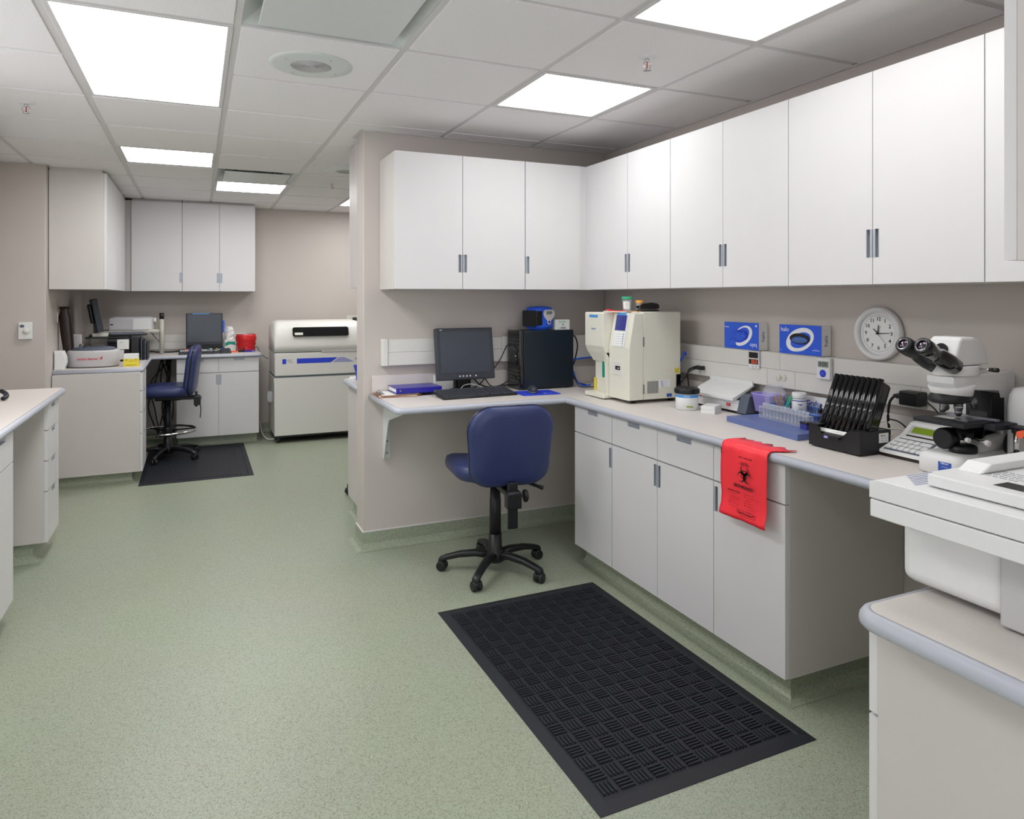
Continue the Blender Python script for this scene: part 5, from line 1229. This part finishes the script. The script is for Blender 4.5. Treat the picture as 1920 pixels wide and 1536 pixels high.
# analyser on casters
t = thing('chemistry_analyzer', 'large beige floor-standing chemistry analyser with blue stripe', 'analyser', (.712, 7.38, 0), 0)
w = .90; Fa = Matrix(((0, 0, 1, 0), (1, 0, 0, 0), (0, 1, 0, 0), (0, 0, 0, 1)))
MB().box(.0, w, 0, .60, .075, .660, bev=.008).done('lower_cabinet', 'offwhite', t)
MB().box(.003, w, -.005, .60, .675, .905, bev=.008).done('middle_cabinet', 'offwhite', t)
hp = [(-.005, .912), (-.002, .98), (.012, 1.06), (.04, 1.14), (.08, 1.195), (.13, 1.218), (.45, 1.225), (.56, 1.20), (.60, 1.10), (.60, .912)]
b = MB()
b.loft([[(x, p[0]+(.05-.05*k_)*(1 if p[0] < .3 else -1)*.6, .912+(p[1]-.912)*k_) for p in hp] for x, k_ in ((0, .84), (.012, .92), (.035, .975), (.07, 1), (w-.07, 1), (w-.03, .97), (w, .88))]); b.done('hood', 'offwhite', t)
A_ = math.atan2(.04, .10)
Fh = frame((.325+.13, .020, 1.112), (1, 0, 0), (0, math.sin(.42), math.cos(.42)))
hood = [(x, z) for x, z in rrect(.56, .098, .02, 5)]
MB().prism(hood, .002, .010, Fh @ T(.0, 0, 0)).done('window', 'gloss', t)
MB().box(-.26, -.18, -.035, -.01, .010, .0112, M4=Fh).done('window_label', 'cream', t)
MB().box(.46, .83, -.010, -.003, .905, .914).done('hood_grip', 'grey', t)
MB().box(.075, .112, -.0065, -.0045, .795, .845).done('blue_square', 'pad', t)
MB().prism([(.215, .797), (.55, .797), (.62, .847), (.215, .847)], .0048, .0065, Matrix(((1, 0, 0, 0), (0, 0, -1, 0), (0, 1, 0, 0), (0, 0, 0, 1)))).done('blue_stripe', 'pad', t)
b = MB()
for i in range(5): b.box(.58-.0+i*.012, .78-i*.02, -.0065, -.0045, .799+i*.010, .803+i*.010)
b.done('blue_rule', 'pad', t)
text('lettering', 'ACE', (.142, -.0055, .832), NY, .022, 'inkgrey', t); text('lettering', 'Clinical', (.155, -.0055, .812), NY, .016, 'inkgrey', t)
text('lettering', 'Axcel', (.84, -.0055, .825), NY, .036, 'inkblue', t)
MB().box(.004, w-.004, .0, .6, .66, .675).done('shadow_gap', 'dgrey', t)
MB().box(.01, w-.01, .02, .58, .055, .075).done('chassis', 'black', t)
for x in (.04, w-.06):
    for y in (.05, .54):
        b = MB()
        b.lathe([(.02, -.012), (.026, -.010), (.026, .010), (.02, .012)], 16, T(x, y, .0265) @ RY(90)); b.box(x-.016, x+.016, y-.02, y+.02, .035, .056); b.done('caster', 'black', t)
MB().box(-.004, .001, .02, .05, .86, .90).box(-.006, 0, .01, .03, .61, .65, bev=.002).done('hinge', 'grey', t)
crumple('clear plastic bag hanging at the left side of the chemistry analyser', (.676, 7.45, .42), .03, .05, .10, 'film', 12)
cable('power_cable', 'thin cable from the back worktop to the chemistry analyser', [(.58, 8.06, .93), (.60, 8.0, .93), (.63, 7.9, .86), (.69, 7.8, .82)], .003)
cable('drain_hose', 'white hose on the floor beside the chemistry analyser', [(.62, 8.0, .14), (.63, 7.8, .05), (.66, 7.6, .02), (.72, 7.5, .03)], .006, 'offwhite')
t = outlet('cream wall outlet with black plug above the chemistry analyser', (1.628, 8.1185, 1.212), NY)
MB().box(-.06, .06, -.001, .001, -.045, .045, bev=.0008).done('cover_plate', 'cream', t)
t = thing('power_plug', 'black plug in the wall outlet above the chemistry analyser', 'plug', (1.655, 8.114, 1.215), 0)
MB().loft([[(p[0]*k, y, p[1]*k) for p in rrect(.045, .045, .012, 3)] for y, k in ((0, 1), (-.03, 1), (-.05, .6))]).done('plug_body', 'black', t)
MB().tube([(0, -.045, -.005), (0, -.07, -.02), (-.02, -.05, -.06), (-.02, -.03, -.2)], .005).done('cord', 'black', t)
t = thing('thermostat', 'small white wall thermostat with round dial on the beige wall at left', 'thermostat', (-1.12, 6.078, 1.225), 0)
MB().box(-.042, .042, -.022, 0, -.062, .062, bev=.003).done('case', 'white', t)
MB().lathe([(.022, 0), (.020, .008), (.0001, .009)], 24, frame((.005, -.022, -.005), *NY)).done('dial', 'offwhite', t)
plate(ell(.015, .011, 0, 20), (-.02, -.0222, .033), NY, 'dgrey', 'window', t)
# left worktop
t = thing('safety_goggles', 'clear safety goggles with blue and black frame at the left edge', 'goggles', (-1.04, 4.60, ZC2), 0)
MB().tube([(-.16, .03, .03), (-.08, .09, .05), (.02, .12, .045), (.08, .08, .035), (.095, .03, .022)], [.008, .009, .009, .010, .011], seg=8).done('frame', 'navy', t)
MB().tube([(.06, .105, .042), (.09, .06, .03), (.10, .02, .02), (.09, -.01, .013)], .012, seg=8).done('arm', 'black', t)
for i in range(2):
    MB().loft([[(-.10+i*.09+p[0]*k, .03+i*.0+p[1]*k, z) for p in rrect(.08, .12, .03, 4)] for k, z in ((1, .002), (.98, .02), (.7, .036))]).done('lens', 'white', t)
# behind the middle wall
t = thing('task_chair', 'black caster chair foot peeking out behind the middle wall', 'chair', (1.32, 5.35, 0), 0)
hb_ = MB().lathe([(.03, .045), (.055, .06), (.05, .11), (.03, .4)], 18); hb_.done('hub', 'black', t)
for k in range(5):
    A = RZ(195+72*k); lg = MB().loft([[(x, p[0], z+p[1]) for p in rrect(.04, .032, .01, 2)] for x, z in ((.02, .085), (.2, .085), (.3, .06))], M4=A).done('leg', 'black', t)
    c = A @ Vector((.295, 0, 0)); b = MB(); b.lathe([(.02, -.022), (.0265, -.018), (.0265, .018), (.02, .022)], 16, T(c.x, c.y, .0265) @ RZ(195+72*k) @ RX(90)); b.done('caster', 'black', lg)
MB().loft([[(p[0]*k, p[1]*k, z) for p in rrect(.46, .44, .12, 5)] for k, z in ((.9, .40), (1, .43), (.97, .46), (.6, .48))]).done('seat', 'vinyl', t)
t = thing('blue_scoop', 'blue plastic funnel on the worktop end behind the middle wall', 'funnel', (1.005, 4.78, ZC2), 0)
MB().lathe([(.018, .0), (.020, .04), (.034, .095), (.038, .097), (.038, .101), (.032, .101), (.017, .04), (.015, .004)], 20, cap=False).done('cup', 'pad', t)
tag(MB().prism(rrect(.10, .12, .02), 0, .012).done('folded_cloth', 'paper'), 'folded white paper on the worktop end behind the middle wall', 'paper').location = (1.015, 4.85, ZC2)
